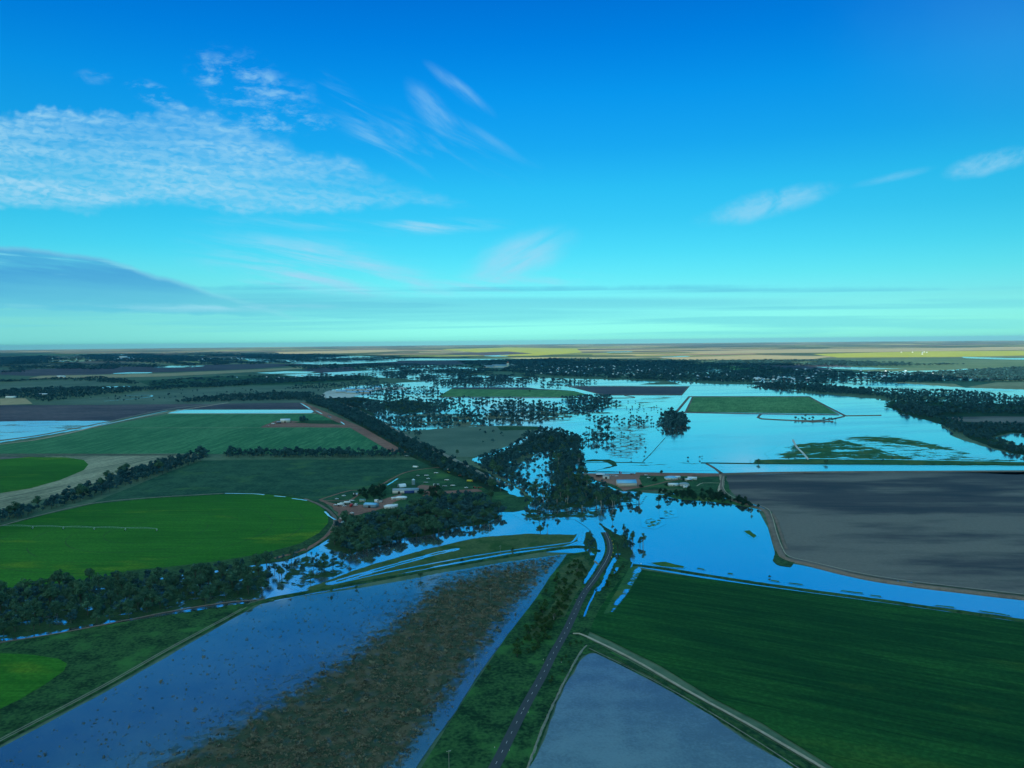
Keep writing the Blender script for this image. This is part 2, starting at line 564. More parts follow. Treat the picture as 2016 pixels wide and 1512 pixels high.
def np_mesh(name, V, Fs, mat=None, attrs=None, smooth=False, matidx=None, mats=None):
    """V (n,3); Fs list of (m,k) int arrays; attrs {name: per-face values}"""
    me = bpy.data.meshes.new(name)
    V = np.asarray(V, np.float32)
    me.vertices.add(len(V))
    me.vertices.foreach_set('co', V.ravel())
    Fs = [f for f in Fs if len(f)]
    nl = sum(f.size for f in Fs)
    nf = sum(len(f) for f in Fs)
    me.loops.add(nl)
    me.polygons.add(nf)
    me.loops.foreach_set('vertex_index', np.concatenate([f.ravel() for f in Fs]).astype(np.int32))
    tot = np.concatenate([np.full(len(f), f.shape[1]) for f in Fs]).astype(np.int32)
    st = np.concatenate([[0], np.cumsum(tot)[:-1]]).astype(np.int32)
    me.polygons.foreach_set('loop_start', st)
    if matidx is not None:
        me.polygons.foreach_set('material_index', np.asarray(matidx, np.int32))
    me.update(calc_edges=True)
    for k, a in (attrs or {}).items():
        dom = 'FACE' if len(a) == nf else 'POINT'
        at = me.attributes.new(k, 'FLOAT', dom)
        at.data.foreach_set('value', np.asarray(a, np.float32))
    for mm in (mats or ([mat] if mat else [])):
        me.materials.append(MATS[mm])
    if smooth:
        me.polygons.foreach_set('use_smooth', np.ones(nf, bool))
    return me


def link(name, me, parent=None, loc=None, rz=0., **kw):
    o = bpy.data.objects.new(name, me)
    COL.objects.link(o)
    if parent:
        o.parent = parent
    if loc is not None:
        o.location = loc
    o.rotation_euler[2] = rz
    return props(o, **kw)


def frac(pts, amp, rnd, minlen):
    """roughen a closed outline; amp as a share of each edge's length"""
    out = [np.array(q, float) for q in pts]
    for _ in range(9):
        new = []
        ch = False
        for i, a in enumerate(out):
            b = out[(i + 1) % len(out)]
            new.append(a)
            L = np.hypot(*(b - a))
            if L > minlen:
                nrm = np.array([-(b - a)[1], (b - a)[0]])
                new.append((a + b) / 2 + nrm * rnd.uniform(-amp, amp))
                ch = True
        out = new
        if not ch:
            break
    return out


LAYER = [0]


def sheet(name, px, mat, z, rough=0.0, minlen=None, seed=None, **kw):
    """flat ground sheet with a real outline"""
    rnd = random.Random(seed if seed is not None else len(px) * 31 + int(px[0][0]) + int(px[0][1]) * 7)
    W = [P(*q) for q in px]
    if rough:
        dist = np.mean([math.hypot(*q) for q in W])
        W = frac(W, rough, rnd, minlen or max(4, dist / 420))
    t3 = tessellate_polygon([[Vector((q[0], q[1], 0)) for q in W]])
    V = np.array([(q[0], q[1], 0) for q in W])
    T = np.array([tuple(x) for x in t3])
    a = V[T[:, 1]] - V[T[:, 0]]
    b = V[T[:, 2]] - V[T[:, 0]]
    flip = (a[:, 0] * b[:, 1] - a[:, 1] * b[:, 0]) < 0
    T[flip] = T[flip][:, ::-1]
    o = link(name, np_mesh(name, V, [T], mat), **dict(dict(kind='structure'), **kw))
    o.location.z = z
    return o


def inpoly(xy, poly):
    x, y = xy[:, 0], xy[:, 1]
    ins = np.zeros(len(xy), bool)
    n_ = len(poly)
    for i in range(n_):
        x1, y1 = poly[i]
        x2, y2 = poly[(i + 1) % n_]
        if y1 == y2:
            continue
        c = ((y1 > y) != (y2 > y)) & (x < (x2 - x1) * (y - y1) / (y2 - y1) + x1)
        ins ^= c
    return ins


def edgedist(xy, poly):
    d = np.full(len(xy), 1e12)
    for i in range(len(poly)):
        a = np.array(poly[i], float)
        b = np.array(poly[(i + 1) % len(poly)], float)
        ab = b - a
        t_ = np.clip(((xy - a) @ ab) / max(ab @ ab, 1e-9), 0, 1)
        q = xy - (a + t_[:, None] * ab)
        d = np.minimum(d, (q ** 2).sum(1))
    return np.sqrt(d)


def gridsheet(name, px, mat, z, cell, feather=30., dryfun=None, base=1.0, **kw):
    """ground sheet of small cells that carries 'dry': fades to water over FEATHER metres inside the outline"""
    W = np.array([P(*q) for q in px])
    lo, hi = W.min(0) - cell, W.max(0) + cell
    nx, ny = int((hi[0] - lo[0]) / cell) + 2, int((hi[1] - lo[1]) / cell) + 2
    gx, gy = np.meshgrid(lo[0] + np.arange(nx) * cell, lo[1] + np.arange(ny) * cell)
    pts = np.column_stack([gx.ravel(), gy.ravel()])
    ins = inpoly(pts, W)
    dd = edgedist(pts, W)
    dry = np.where(ins, np.clip(dd / feather, 0, 1), 0) * base
    if dryfun is not None:
        dry = dryfun(pts, dry)
    i = (np.arange(ny - 1)[:, None] * nx + np.arange(nx - 1)[None]).ravel()
    Q = np.column_stack([i, i + 1, i + nx + 1, i + nx])
    keep = ins[Q].any(1)
    Q = Q[keep]
    used = np.unique(Q)
    mp = np.zeros(len(pts), int)
    mp[used] = np.arange(len(used))
    V = np.column_stack([pts[used], np.zeros(len(used))])
    o = link(name, np_mesh(name, V, [mp[Q]], mat, {'dry': dry[used]}), **dict(dict(kind='structure'), **kw))
    o.location.z = z
    return o


def smoothpath(W, step):
    W = [np.array(q, float) for q in W]
    if len(W) > 2:
        out = []
        for i in range(len(W) - 1):
            p0 = W[max(i - 1, 0)]
            p1, p2 = W[i], W[i + 1]
            p3 = W[min(i + 2, len(W) - 1)]
            k = max(1, int(np.hypot(*(p2 - p1)) / step))
            for j in range(k):
                s = j / k
                out.append(.5 * (2 * p1 + (p2 - p0) * s + (2 * p0 - 5 * p1 + 4 * p2 - p3) * s * s + (3 * p1 - p0 - 3 * p2 + p3) * s ** 3))
        out.append(W[-1])
        return out
    k = max(1, int(np.hypot(*(W[1] - W[0])) / step))
    return [W[0] + (W[1] - W[0]) * j / k for j in range(k + 1)]


def strip(name, px, mat, prof, z=0., step=15., wob_=0., seed=1, world=False, smooth=True, **kw):
    """a ribbon with a cross-section; prof: [(offset, height), ...] from left to right"""
    rnd = random.Random(seed)
    W = px if world else [P(*q) for q in px]
    W = smoothpath(W, step) if smooth else [np.array(q, float) for q in W]
    V = []
    for i, q in enumerate(W):
        a, b = W[max(i - 1, 0)], W[min(i + 1, len(W) - 1)]
        tn = (b - a) / max(np.hypot(*(b - a)), 1e-6)
        nr = np.array([tn[1], -tn[0]])
        for off, h in prof:
            o_ = off * (1 + rnd.uniform(-wob_, wob_))
            V.append((*(q + nr * o_), h * (1 + rnd.uniform(-wob_, wob_) * .5)))
    k = len(prof)
    Q = [(i * k + j, i * k + j + 1, (i + 1) * k + j + 1, (i + 1) * k + j) for i in range(len(W) - 1) for j in range(k - 1)]
    o = link(name, np_mesh(name, np.array(V), [np.array(Q)], mat), **dict(dict(kind='structure'), **kw))
    o.location.z = z
    return o


def flat(w_, h=.0):
    return [(-w_ / 2, h), (w_ / 2, h)]


def mound(base, top, h):
    return [(-base / 2, 0), (-top / 2, h), (top / 2, h), (base / 2, 0)]


# ------------------------------------------------------------------ ground to the horizon
rings = [0, 300, 1000, 3000, 6000, 10000, 15000, 22000, 30000, 40000, 50000, 60000]
nseg = 96
V = [(0, 0, 0)]
for r_ in rings[1:]:
    for k in range(nseg):
        V.append((r_ * math.sin(k * 2 * math.pi / nseg), r_ * math.cos(k * 2 * math.pi / nseg), 0))
T = [(0, 1 + (k + 1) % nseg, 1 + k) for k in range(nseg)]
Q = [(1 + i * nseg + k, 1 + i * nseg + (k + 1) % nseg, 1 + (i + 1) * nseg + (k + 1) % nseg, 1 + (i + 1) * nseg + k) for i in range(len(rings) - 2) for k in range(nseg)]
link('ground', np_mesh('ground', V, [np.array(T), np.array(Q)], 'country'), kind='structure')

# ------------------------------------------------------------------ the land, far to near
S = sheet
# far sunlit country
S('crop_field', [(868, 688), (1000, 684), (1135, 686), (1146, 694), (1060, 700), (990, 701), (940, 694)], 'yellow_crop', .6)
S('crop_field', [(1330, 692), (1600, 687), (2060, 683), (2060, 688), (1700, 693), (1400, 697)], 'tan_paddock', .6)
S('crop_field', [(1600, 697), (1800, 692), (2060, 690), (2060, 699), (1860, 703), (1650, 704)], 'yellow_crop', .7)
S('crop_field', [(1290, 704), (1500, 699), (1640, 702), (1600, 707), (1350, 709)], 'tan_paddock', .7)
S('crop_field', [(540, 693), (760, 688), (800, 691), (700, 695), (560, 697)], 'tan_paddock', .5)
S('paddock', [(1905, 762), (1960, 753), (2060, 752), (2060, 778), (1980, 772)], 'tan_paddock', .4)
S('paddock', [(1690, 758), (1780, 752), (1880, 756), (1905, 765), (1800, 768), (1700, 764)], 'tan_paddock', .4)
S('crop_field', [(1270, 725), (1480, 720), (1560, 727), (1500, 731), (1320, 731)], 'crop_far_green', .4)
S('ploughed_field', [(1430, 719), (1640, 717), (1700, 725), (1580, 729), (1520, 727)], 'ploughed_far', .45)
S('ploughed_field', [(640, 711), (860, 707), (990, 711), (930, 717), (760, 721), (650, 716)], 'ploughed_far', .5)
S('ploughed_field', [(590, 730), (620, 723), (690, 722), (705, 730), (640, 735)], 'ploughed_far', .5)
S('ploughed_field', [(0, 729), (230, 722), (520, 716), (620, 717), (480, 727), (200, 737), (60, 740), (0, 738)], 'ploughed_far', .3)
S('ploughed_field', [(870, 696), (1000, 692), (1050, 696), (960, 700)], 'ploughed_far', .8)
S('paddock', [(55, 745), (80, 740), (300, 736), (510, 727), (660, 719), (670, 721), (520, 731), (330, 741), (200, 744)], 'tan_paddock', .5)
S('paddock', [(0, 757), (120, 749), (215, 750), (235, 757), (150, 764), (0, 772)], 'pasture_grey', .3)
S('paddock', [(0, 785), (50, 784), (64, 795), (0, 798)], 'tan_paddock', .5)
S('paddock', [(60, 794), (200, 782), (300, 770), (440, 762), (600, 760), (700, 768), (600, 792), (300, 798)], 'pasture_grey', .25)
S('paddock', [(270, 750), (420, 741), (700, 738), (740, 745), (600, 757), (300, 762)], 'field_scrub', .25)
# flood water in the middle distance
FWm = 'flood_water'
S('flood_water', [(640, 775), (680, 762), (740, 757), (840, 751), (930, 752), (1100, 749), (1250, 757), (1360, 757), (1500, 764), (1560, 772), (1640, 778),
                  (1735, 786), (1752, 796), (1780, 812), (1830, 828), (1866, 846), (1905, 870), (1960, 886), (2080, 912), (2080, 935), (1430, 934), (1180, 931),
                  (1120, 948), (1090, 990), (1060, 980), (1040, 950), (1015, 915), (1060, 890), (1120, 880), (1150, 862), (1120, 850), (1050, 842), (1000, 838),
                  (900, 846), (800, 850), (762, 836), (735, 818), (712, 800), (760, 790), (700, 781)], FWm, .5, rough=.07)
S('flood_water', [(700, 737), (745, 731), (830, 732), (920, 738), (1010, 742), (1100, 745), (1240, 748), (1300, 752), (1250, 758), (1090, 757), (960, 755), (860, 754), (800, 746), (740, 743)], FWm, .52, rough=.07)
S('flood_water', [(1300, 747), (1420, 757), (1500, 757), (1580, 770), (1500, 772), (1360, 760)], FWm, .53, rough=.07)
for i, q in enumerate([[(605, 737), (640, 734), (700, 731), (712, 733), (640, 740)], [(505, 734), (560, 731), (620, 732), (600, 735), (530, 736)],
                       [(648, 714), (710, 713), (700, 716), (655, 717)], [(296, 723), (340, 720), (405, 720), (380, 723), (310, 724)],
                       [(222, 735), (255, 733), (297, 733), (290, 735), (226, 736)], [(173, 765), (205, 761), (250, 760), (254, 762), (190, 767)],
                       [(640, 708), (800, 705), (1000, 707), (960, 709), (720, 710)], [(1300, 703), (1350, 701), (1352, 703), (1320, 704)],
                       [(1880, 702), (1980, 705), (2060, 705), (2060, 709), (1950, 707)], [(1100, 723), (1200, 724), (1320, 727), (1430, 730), (1320, 730), (1180, 727)],
                       [(955, 700), (985, 694), (1010, 697), (1000, 702), (970, 702)], [(1600, 722), (1700, 723), (1780, 726), (1700, 728), (1640, 726)],
                       [(1695, 757), (1740, 754), (1780, 755), (1760, 759), (1710, 760)], [(470, 696), (500, 695), (510, 697), (480, 698)],
                       [(140, 698), (290, 696), (300, 698), (180, 700)], [(1850, 729), (1900, 726), (1960, 731), (1900, 736)],
                       [(930, 717), (1080, 712), (1090, 714), (960, 720)], [(400, 713), (520, 710), (600, 711), (500, 714)], [(530, 703), (640, 701), (760, 703), (640, 704)], [(20, 712), (120, 711), (180, 712), (90, 713)],
                       [(1400, 716), (1440, 715), (1470, 716), (1430, 718)], [(1640, 733), (1700, 735), (1760, 738), (1690, 738)], [(1020, 731), (1090, 730), (1130, 733), (1060, 734)],
                       [(770, 721), (860, 719), (900, 721), (830, 723)], [(1480, 744), (1530, 742), (1590, 745), (1530, 748)], [(1180, 693), (1240, 692), (1250, 693), (1200, 694)],
                       [(700, 726), (780, 724), (830, 726), (760, 729)], [(870, 726), (940, 725), (960, 728), (900, 729)],
                       [(1955, 862), (1990, 854), (2080, 858), (2080, 880), (2000, 877)]]):
    S('flood_water', q, FWm, .62 + .01 * i, rough=.1)
strip('flood_water', [(205, 790), (245, 787), (285, 783), (300, 780), (290, 778), (245, 779)], FWm, flat(9), .6, step=30)
for q in ([(1480, 752), (1600, 758), (1740, 775), (1900, 782), (2080, 800), (2080, 770), (1900, 764), (1700, 750), (1560, 746)], [(1480, 738), (1700, 733), (1900, 728), (2080, 725), (2080, 745), (1900, 750), (1700, 748), (1520, 746)],
          [(470, 703), (600, 700), (760, 702), (780, 712), (640, 718), (500, 712)], [(1020, 728), (1300, 722), (1480, 730), (1400, 736), (1200, 736), (1040, 734)], [(560, 738), (760, 728), (900, 722), (960, 728), (760, 738), (600, 742)],
          [(1740, 790), (1900, 786), (2080, 800), (2080, 822), (1900, 818), (1780, 812)]):
    gridsheet('flooded_land', q, 'flood_debris_far', .56, 30, 200, base=.40)
# patches that break the far water up
G = gridsheet
G('river_island', [(735, 820), (800, 800), (900, 812), (1000, 815), (1150, 810), (1120, 830), (1000, 838), (880, 846), (790, 848)], 'flood_debris_far', .60, 14, 60, base=.55)
G('river_island', [(700, 796), (800, 782), (860, 790), (900, 800), (860, 812), (760, 822)], 'river_bank', .64, 14, 90, base=.75)
G('flooded_paddock', [(1120, 845), (1180, 838), (1320, 845), (1300, 875), (1250, 905), (1180, 925), (1150, 890)], 'flood_debris', .60, 9, 60, base=.45)
G('flooded_paddock', [(1240, 778), (1340, 780), (1330, 800), (1290, 812), (1230, 800)], 'flood_debris_far', .60, 12, 60, base=.42)
G('flooded_paddock', [(1180, 842), (1260, 830), (1300, 838), (1280, 850), (1200, 856)], 'flood_debris', .63, 9, 30, base=.48)
G('flooded_paddock', [(1130, 905), (1400, 898), (1420, 925), (1180, 930)], 'flood_grass', .61, 8, 60, base=.30)
S('paddock', [(790, 851), (900, 841), (1000, 838), (1060, 840), (1078, 846), (1060, 862), (1000, 885), (940, 900), (890, 900), (850, 880)], 'pasture_grey', .7, rough=.03)
S('paddock', [(978, 840), (1058, 840), (1075, 846), (985, 848)], 'bank_green', .75)
G('flooded_paddock', [(1190, 850), (1290, 852), (1296, 880), (1262, 908), (1170, 905)], 'flood_debris', .64, 7, 40, base=.47)
G('flooded_paddock', [(930, 808), (1120, 806), (1240, 812), (1200, 826), (1050, 838), (930, 836)], 'flood_debris_far', .65, 10, 60, base=.47)
G('flooded_paddock', [(1140, 790), (1230, 786), (1260, 806), (1180, 812)], 'flood_debris_far', .66, 10, 50, base=.44)
# bunded fields standing in the flood
S('crop_field', [(862, 781), (888, 766), (1040, 766), (1130, 770), (1160, 778), (1110, 782)], 'crop_far_green', .9)
S('ploughed_field', [(888, 766), (893, 763), (1040, 763), (1060, 766), (1128, 769), (1040, 767.5)], 'ploughed_far', 1.0)
S('ploughed_field', [(1118, 761), (1354, 762), (1341, 777), (1192, 777)], 'ploughed_far', .9)
S('crop_field', [(1362, 782), (1591, 782), (1650, 815), (1352, 811)], 'crop_far_green', .9)
B = 'brown_bank'
BN = mound(14, 6, 2.2)
for q, wd in (([(1332, 811), (1357, 781)], 12), ([(1350, 812), (1364, 782)], 9), ([(1340, 812), (1500, 815), (1652, 817)], 11), ([(1357, 781), (1480, 781), (1592, 781)], 12),
              ([(1592, 781), (1625, 799), (1664, 819)], 12), ([(1498, 816), (1492, 822), (1500, 825), (1560, 828), (1600, 829), (1640, 825), (1662, 820)], 9),
              ([(1341, 778), (1356, 761)], 10), ([(1190, 778), (1341, 778)], 8), ([(1112, 759), (1190, 778)], 10), ([(1118, 760), (1354, 761)], 8), ([(860, 782), (1112, 783), (1162, 779)], 8),
              ([(1230, 779), (1250, 783), (1200, 784), (1130, 783)], 5), ([(1560, 828), (1600, 831), (1640, 830)], 8), ([(1735, 818), (1664, 819)], 4)):
    strip('levee', q, B, mound(wd, wd * .45, 2.0), .4, step=40)
# green islands, right
G('river_island', [(1508, 893), (1545, 873), (1610, 868), (1660, 858), (1750, 856), (1830, 868), (1900, 884), (1960, 900), (2060, 912), (2060, 918), (1760, 910), (1520, 908)],
  'flood_grass', .62, 5, 40, base=.66, dryfun=lambda p, d: d * np.where(inpoly(p, np.array([P(*q) for q in [(1600, 862), (1640, 862), (1800, 905), (1960, 906), (1960, 898), (1700, 866)]])), .66, 1.0))
G('river_island', [(1480, 905), (1600, 903), (1760, 905), (2060, 910), (2060, 919), (1480, 915)], 'flood_grass', .66, 5, 12, base=1.)
strip('farm_track', [(1561, 866), (1568, 880), (1580, 892), (1592, 906)], 'white_yard', flat(5), .95, step=12)
strip('levee', [(1380, 912), (1600, 914), (2060, 916)], 'bank_green', mound(9, 3, 1.3), .4, step=40, wob_=.3)
strip('levee', [(1392, 914), (1405, 921), (1420, 932)], 'brown_bank', mound(8, 3, 1.5), .4, step=20, wob_=.2)
strip('levee', [(1270, 912), (1240, 911), (1130, 912)], 'bank_green', mound(6, 2, 1.), .4, step=20, wob_=.4)
strip('levee', [(1310, 862), (1285, 890), (1265, 910)], 'bank_green', mound(3, 1, .6), .3, step=8, wob_=.6)
S('river_island', [(1140, 912), (1165, 905), (1200, 905), (1215, 918), (1180, 925), (1140, 925)], 'bank_green', .8, rough=.12)
S('pond', [(1140, 920), (1150, 910), (1185, 909), (1205, 918), (1170, 928), (1140, 928)], FWm, .95, rough=.08)
# right-hand wooded country behind the flood
S('river_land', [(1740, 800), (1752, 790), (1850, 790), (2080, 800), (2080, 850), (1900, 842), (1860, 838), (1800, 822), (1770, 812)], 'wood_floor', .7, rough=.06)
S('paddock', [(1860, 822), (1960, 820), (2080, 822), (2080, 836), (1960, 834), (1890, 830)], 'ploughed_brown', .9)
S('river_land', [(1860, 840), (1930, 836), (2080, 838), (2080, 858), (1990, 852), (1950, 862), (1985, 876), (2080, 884), (2080, 905), (1990, 892), (1930, 872)], 'wood_floor', .8, rough=.06)

# left: big paddocks
S('ploughed_field', [(-60, 798), (200, 797), (330, 796), (455, 795), (330, 808), (215, 829), (-60, 833)], 'ploughed_far', .35)
S('ploughed_field', [(350, 806), (440, 795), (592, 793), (614, 806)], 'ploughed_far', .5)
G('flooded_paddock', [(-120, 838), (-60, 832), (60, 829), (221, 829), (180, 842), (60, 862), (-60, 880), (-120, 880)], 'flood_debris_far', .45, 8, 12, base=.34)
S('crop_field', [(-80, 893), (-80, 884), (60, 867), (185, 843), (335, 815), (615, 813), (640, 820), (704, 842), (792, 891), (790, 895)], 'crop_green', .4)
S('pond', [(330, 814), (350, 807), (612, 807), (619, 810), (612, 814)], FWm, .7)
strip('levee', [(330, 815), (480, 815), (622, 814)], 'pale_dirt', mound(9, 4, 1.2), .5, step=60)
S('farm_yard', [(512, 842), (545, 828), (575, 829), (640, 834), (690, 838), (702, 842)], 'red_dirt', .75, rough=.04)
S('farm_yard_grass', [(576, 833), (600, 828), (660, 828), (690, 834), (640, 835)], 'bank_green', .8, rough=.05)
strip('farm_track', [(-80, 884), (60, 868), (150, 850), (215, 834), (330, 812), (450, 793)], 'pale_dirt', flat(14), .9, step=60, wob_=.1)
strip('levee', [(-80, 876), (60, 860), (150, 843), (215, 830), (330, 806), (440, 794)], 'grey_track', mound(10, 4, 1.2), .5, step=60)
strip('water_channel', [(200, 838), (260, 824), (330, 809)], FWm, flat(6), .95, step=60)
strip('farm_track', [(185, 843), (450, 842.5), (704, 842.5)], 'pale_dirt', flat(4), .9, step=60)
strip('farm_track', [(-60, 895), (180, 895), (400, 894)], 'grey_track', flat(7), .9, step=60)
strip('farm_track', [(-60, 898), (180, 898), (400, 896)], 'brown_bank', flat(4), .92, step=60)
S('farm_track', [(590, 792.5), (598, 792.5), (642, 812), (716, 843), (800, 891), (772, 891), (690, 843), (622, 813)], 'red_dirt', .85)
strip('water_channel', [(592, 794), (610, 805)], FWm, flat(7), 1.0)
for a, b in (((622, 809), (634, 815)), ((645, 818), (652, 822)), ((671, 831), (678, 836))):
    strip('water_channel', [a, b], FWm, flat(4), 1.02)
S('ploughed_field', [(-60, 900), (90, 899), (60, 910), (0, 925), (-60, 940)], 'ploughed_brown', .5)
S('stubble_field', [(-80, 950), (0, 925), (90, 899), (380, 897), (395, 900), (330, 905), (250, 930), (140, 968), (-20, 1012), (-80, 1030)], 'stubble', .45)
S('crop_field', [(-60, 912), (0, 905), (60, 900), (130, 901), (165, 906), (174, 915), (165, 926), (120, 945), (60, 962), (-20, 975), (-60, 978)], 'pivot_crop', .6)
S('scrub_paddock', [(170, 995), (250, 963), (330, 930), (395, 907), (500, 905), (830, 905), (860, 920), (800, 935), (740, 955), (700, 975), (660, 990), (500, 975), (350, 978)], 'field_scrub', .4)
S('scrub_paddock', [(640, 985), (700, 968), (760, 940), (860, 915), (960, 940), (1010, 970), (1000, 1005), (900, 1000), (760, 1010), (680, 1030)], 'scrub_green', .42, rough=.03)
S('scrub_paddock', [(-60, 1045), (60, 1020), (180, 993), (300, 980), (440, 972), (570, 973), (640, 990), (668, 1020), (650, 1060), (600, 1090), (560, 1105), (300, 1140), (100, 1175), (-60, 1185)], 'bank_green', .43)
S('crop_field', [(-90, 1060), (0, 1038), (90, 1014), (185, 993), (300, 981.5), (440, 974), (530, 974), (590, 981), (628, 996), (646, 1012), (646, 1030), (628, 1050), (590, 1071),
                 (520, 1090), (430, 1105), (330, 1117), (260, 1123), (200, 1137), (120, 1148), (60, 1155), (-90, 1165)], 'pivot_crop', .5)
strip('farm_track', [(-60, 1052), (0, 1036), (90, 1012), (185, 991), (300, 980), (440, 972)], 'grey_track', flat(4), .6, wob_=.2)
strip('farm_track', [(600, 982), (640, 1000), (660, 1025), (640, 1058), (600, 1085)], 'brown_bank', flat(5), .6, wob_=.3)
strip('farm_track', [(540, 1100), (600, 1082), (650, 1050), (672, 1018), (660, 1000), (630, 984)], 'red_dirt', flat(5), .62, wob_=.3)
strip('farm_track', [(630, 984), (690, 966), (735, 962), (800, 930), (870, 920)], 'red_dirt', flat(3.5), .62, wob_=.3)
strip('farm_track', [(632, 986), (680, 1000), (700, 1012)], 'red_dirt', flat(6), .63, wob_=.3)
strip('farm_track', [(632, 986), (665, 987), (690, 985), (712, 969)], 'red_dirt', flat(4), .64, wob_=.3)
S('farm_yard', [(655, 998), (690, 993), (720, 995), (755, 984), (800, 968), (830, 955), (860, 958), (830, 968), (940, 963), (950, 968), (860, 974), (800, 980), (760, 1000), (720, 1010), (700, 1016), (670, 1020), (664, 1008)], 'red_dirt', .66, rough=.08)
S('farm_yard_grass', [(800, 962), (835, 963), (835, 975), (815, 992), (785, 990), (790, 975)], 'scrub_green', .7, rough=.08)
S('river_land', [(840, 975), (940, 972), (1000, 968), (1050, 980), (1060, 1000), (1010, 1008), (940, 1006), (860, 995)], 'scrub_green', .62, rough=.05)
for q in ([(443, 972), (500, 973), (520, 975)], [(540, 977), (562, 979)], [(575, 982), (605, 986)], [(640, 1008), (650, 1018), (660, 1024)], [(660, 1028), (668, 1032)], [(762, 956), (772, 950), (783, 943)]):
    strip('water_channel', q, FWm, flat(3.2), .8, step=6, wob_=.4)

# river zone: water first, then the land that stands out of it
S('flood_water', [(-120, 1190), (0, 1165), (150, 1135), (300, 1125), (420, 1104), (530, 1092), (600, 1080), (680, 1065), (780, 1050), (880, 1035), (960, 1015), (990, 1003), (1060, 985),
                  (1100, 960), (1200, 965), (1290, 972), (1420, 985), (1490, 1000), (1512, 1040), (1530, 1105), (1600, 1117), (1760, 1148), (2100, 1188), (2100, 1250), (1760, 1195),
                  (1500, 1158), (1245, 1115), (1200, 1150), (1160, 1090), (1000, 1085), (820, 1125), (690, 1155), (560, 1180), (480, 1195), (250, 1222), (0, 1262), (-120, 1280)], 'pond_blue', .2)
G('river_island', [(-120, 1185), (0, 1163), (160, 1140), (300, 1128), (430, 1106), (470, 1110), (540, 1118), (545, 1150), (520, 1178), (380, 1200), (250, 1224), (0, 1265), (-120, 1290)], 'river_bank', .30, 3, 10, base=.66)
G('river_island', [(540, 1150), (560, 1115), (600, 1090), (640, 1100), (700, 1105), (720, 1125), (680, 1150), (600, 1165)], 'river_bank', .31, 3, 8, base=.5)
G('river_island', [(630, 1085), (640, 1040), (700, 1015), (800, 1000), (900, 1000), (1000, 1000), (985, 1022), (960, 1035), (900, 1040), (860, 1055), (800, 1062), (740, 1080), (690, 1095)], 'river_bank', .32, 3, 12, base=.9)
G('river_island', [(650, 1140), (700, 1120), (760, 1102), (830, 1082), (900, 1065), (960, 1055), (1040, 1050), (1128, 1052), (1145, 1045), (1142, 1066), (1112, 1077), (1000, 1091), (860, 1117), (760, 1139), (690, 1156), (600, 1172), (600, 1155)], 'olive_bank', .34, 2, 7, base=.95)
G('river_island', [(640, 1150), (700, 1132), (780, 1110), (860, 1088), (900, 1080), (905, 1082), (860, 1092), (780, 1114), (700, 1138), (650, 1152)], 'flood_grass', .35, 2, 3, base=.60)
G('river_island', [(1000, 905), (1030, 895), (1100, 890), (1150, 880), (1160, 870), (1120, 850), (1070, 845), (1000, 880), (930, 905), (1010, 950), (1060, 985), (1090, 1000), (1080, 960), (1040, 940)], 'river_bank', .80, 5, 25, base=.72)
G('river_island', [(1070, 890), (1150, 880), (1140, 930), (1180, 950), (1230, 965), (1270, 975), (1260, 992), (1150, 1005), (1080, 1010), (1040, 1000), (1075, 960)], 'river_bank', .82, 4, 25, base=.72)
G('river_island', [(1010, 1012), (1040, 1000), (1100, 1005), (1200, 1003), (1190, 1022), (1100, 1022), (1040, 1030)], 'river_bank', .36, 3, 12, base=.55)
G('river_island', [(1145, 1070), (1150, 1045), (1165, 1048), (1178, 1065), (1182, 1085), (1176, 1112), (1150, 1110)], 'river_bank', .37, 2, 5, base=.95)
G('river_island', [(1170, 1022), (1185, 1030), (1215, 1050), (1240, 1060), (1250, 1085), (1245, 1112), (1205, 1125), (1202, 1085), (1196, 1060)], 'river_bank', .38, 2, 5, base=.85)
G('weed_bed', [(1262, 1020), (1308, 1020), (1310, 1032), (1290, 1042), (1264, 1038)], 'weed', .39, 1.5, 8, base=.52)
G('weed_bed', [(1298, 1004), (1332, 1002), (1334, 1018), (1300, 1022)], 'weed', .39, 1.5, 8, base=.42)
G('weed_bed', [(1460, 1045), (1478, 1044), (1492, 1056), (1484, 1062)], 'weed', .39, 1.5, 3, base=.85)
G('weed_bed', [(1275, 1108), (1310, 1106), (1350, 1116), (1346, 1120), (1300, 1116)], 'weed', .40, 1.2, 2, base=.85)
for i, (a, b) in enumerate((((1372, 1119), (1388, 1122)), ((1432, 1129), (1444, 1131)), ((1516, 1143), (1536, 1146)), ((1552, 1148), (1582, 1152)), ((1654, 1163), (1700, 1169)), ((1712, 1172), (1736, 1175)), ((1840, 1192), (1880, 1197)), ((1926, 1203), (1990, 1213)), ((1768, 1145), (1795, 1149)))):
    a, b = np.array(a, float), np.array(b, float)
    G('weed_bed', [tuple(a + (0, -1.5)), tuple(b + (0, -1.8)), tuple(b + (0, 1.6)), tuple(a + (0, 1.5))], 'weed', .40 + i * .004, 1., 1.2, base=.8)
G('river_bank', [(1290, 975), (1330, 972), (1400, 976), (1450, 985), (1505, 1000), (1500, 1006), (1430, 992), (1340, 985)], 'flood_grass', .41, 2, 6, base=.8)
S('river_bank', [(1525, 1085), (1545, 1092), (1566, 1108), (1556, 1117), (1535, 1114), (1522, 1105)], 'bank_green', .6, rough=.08)
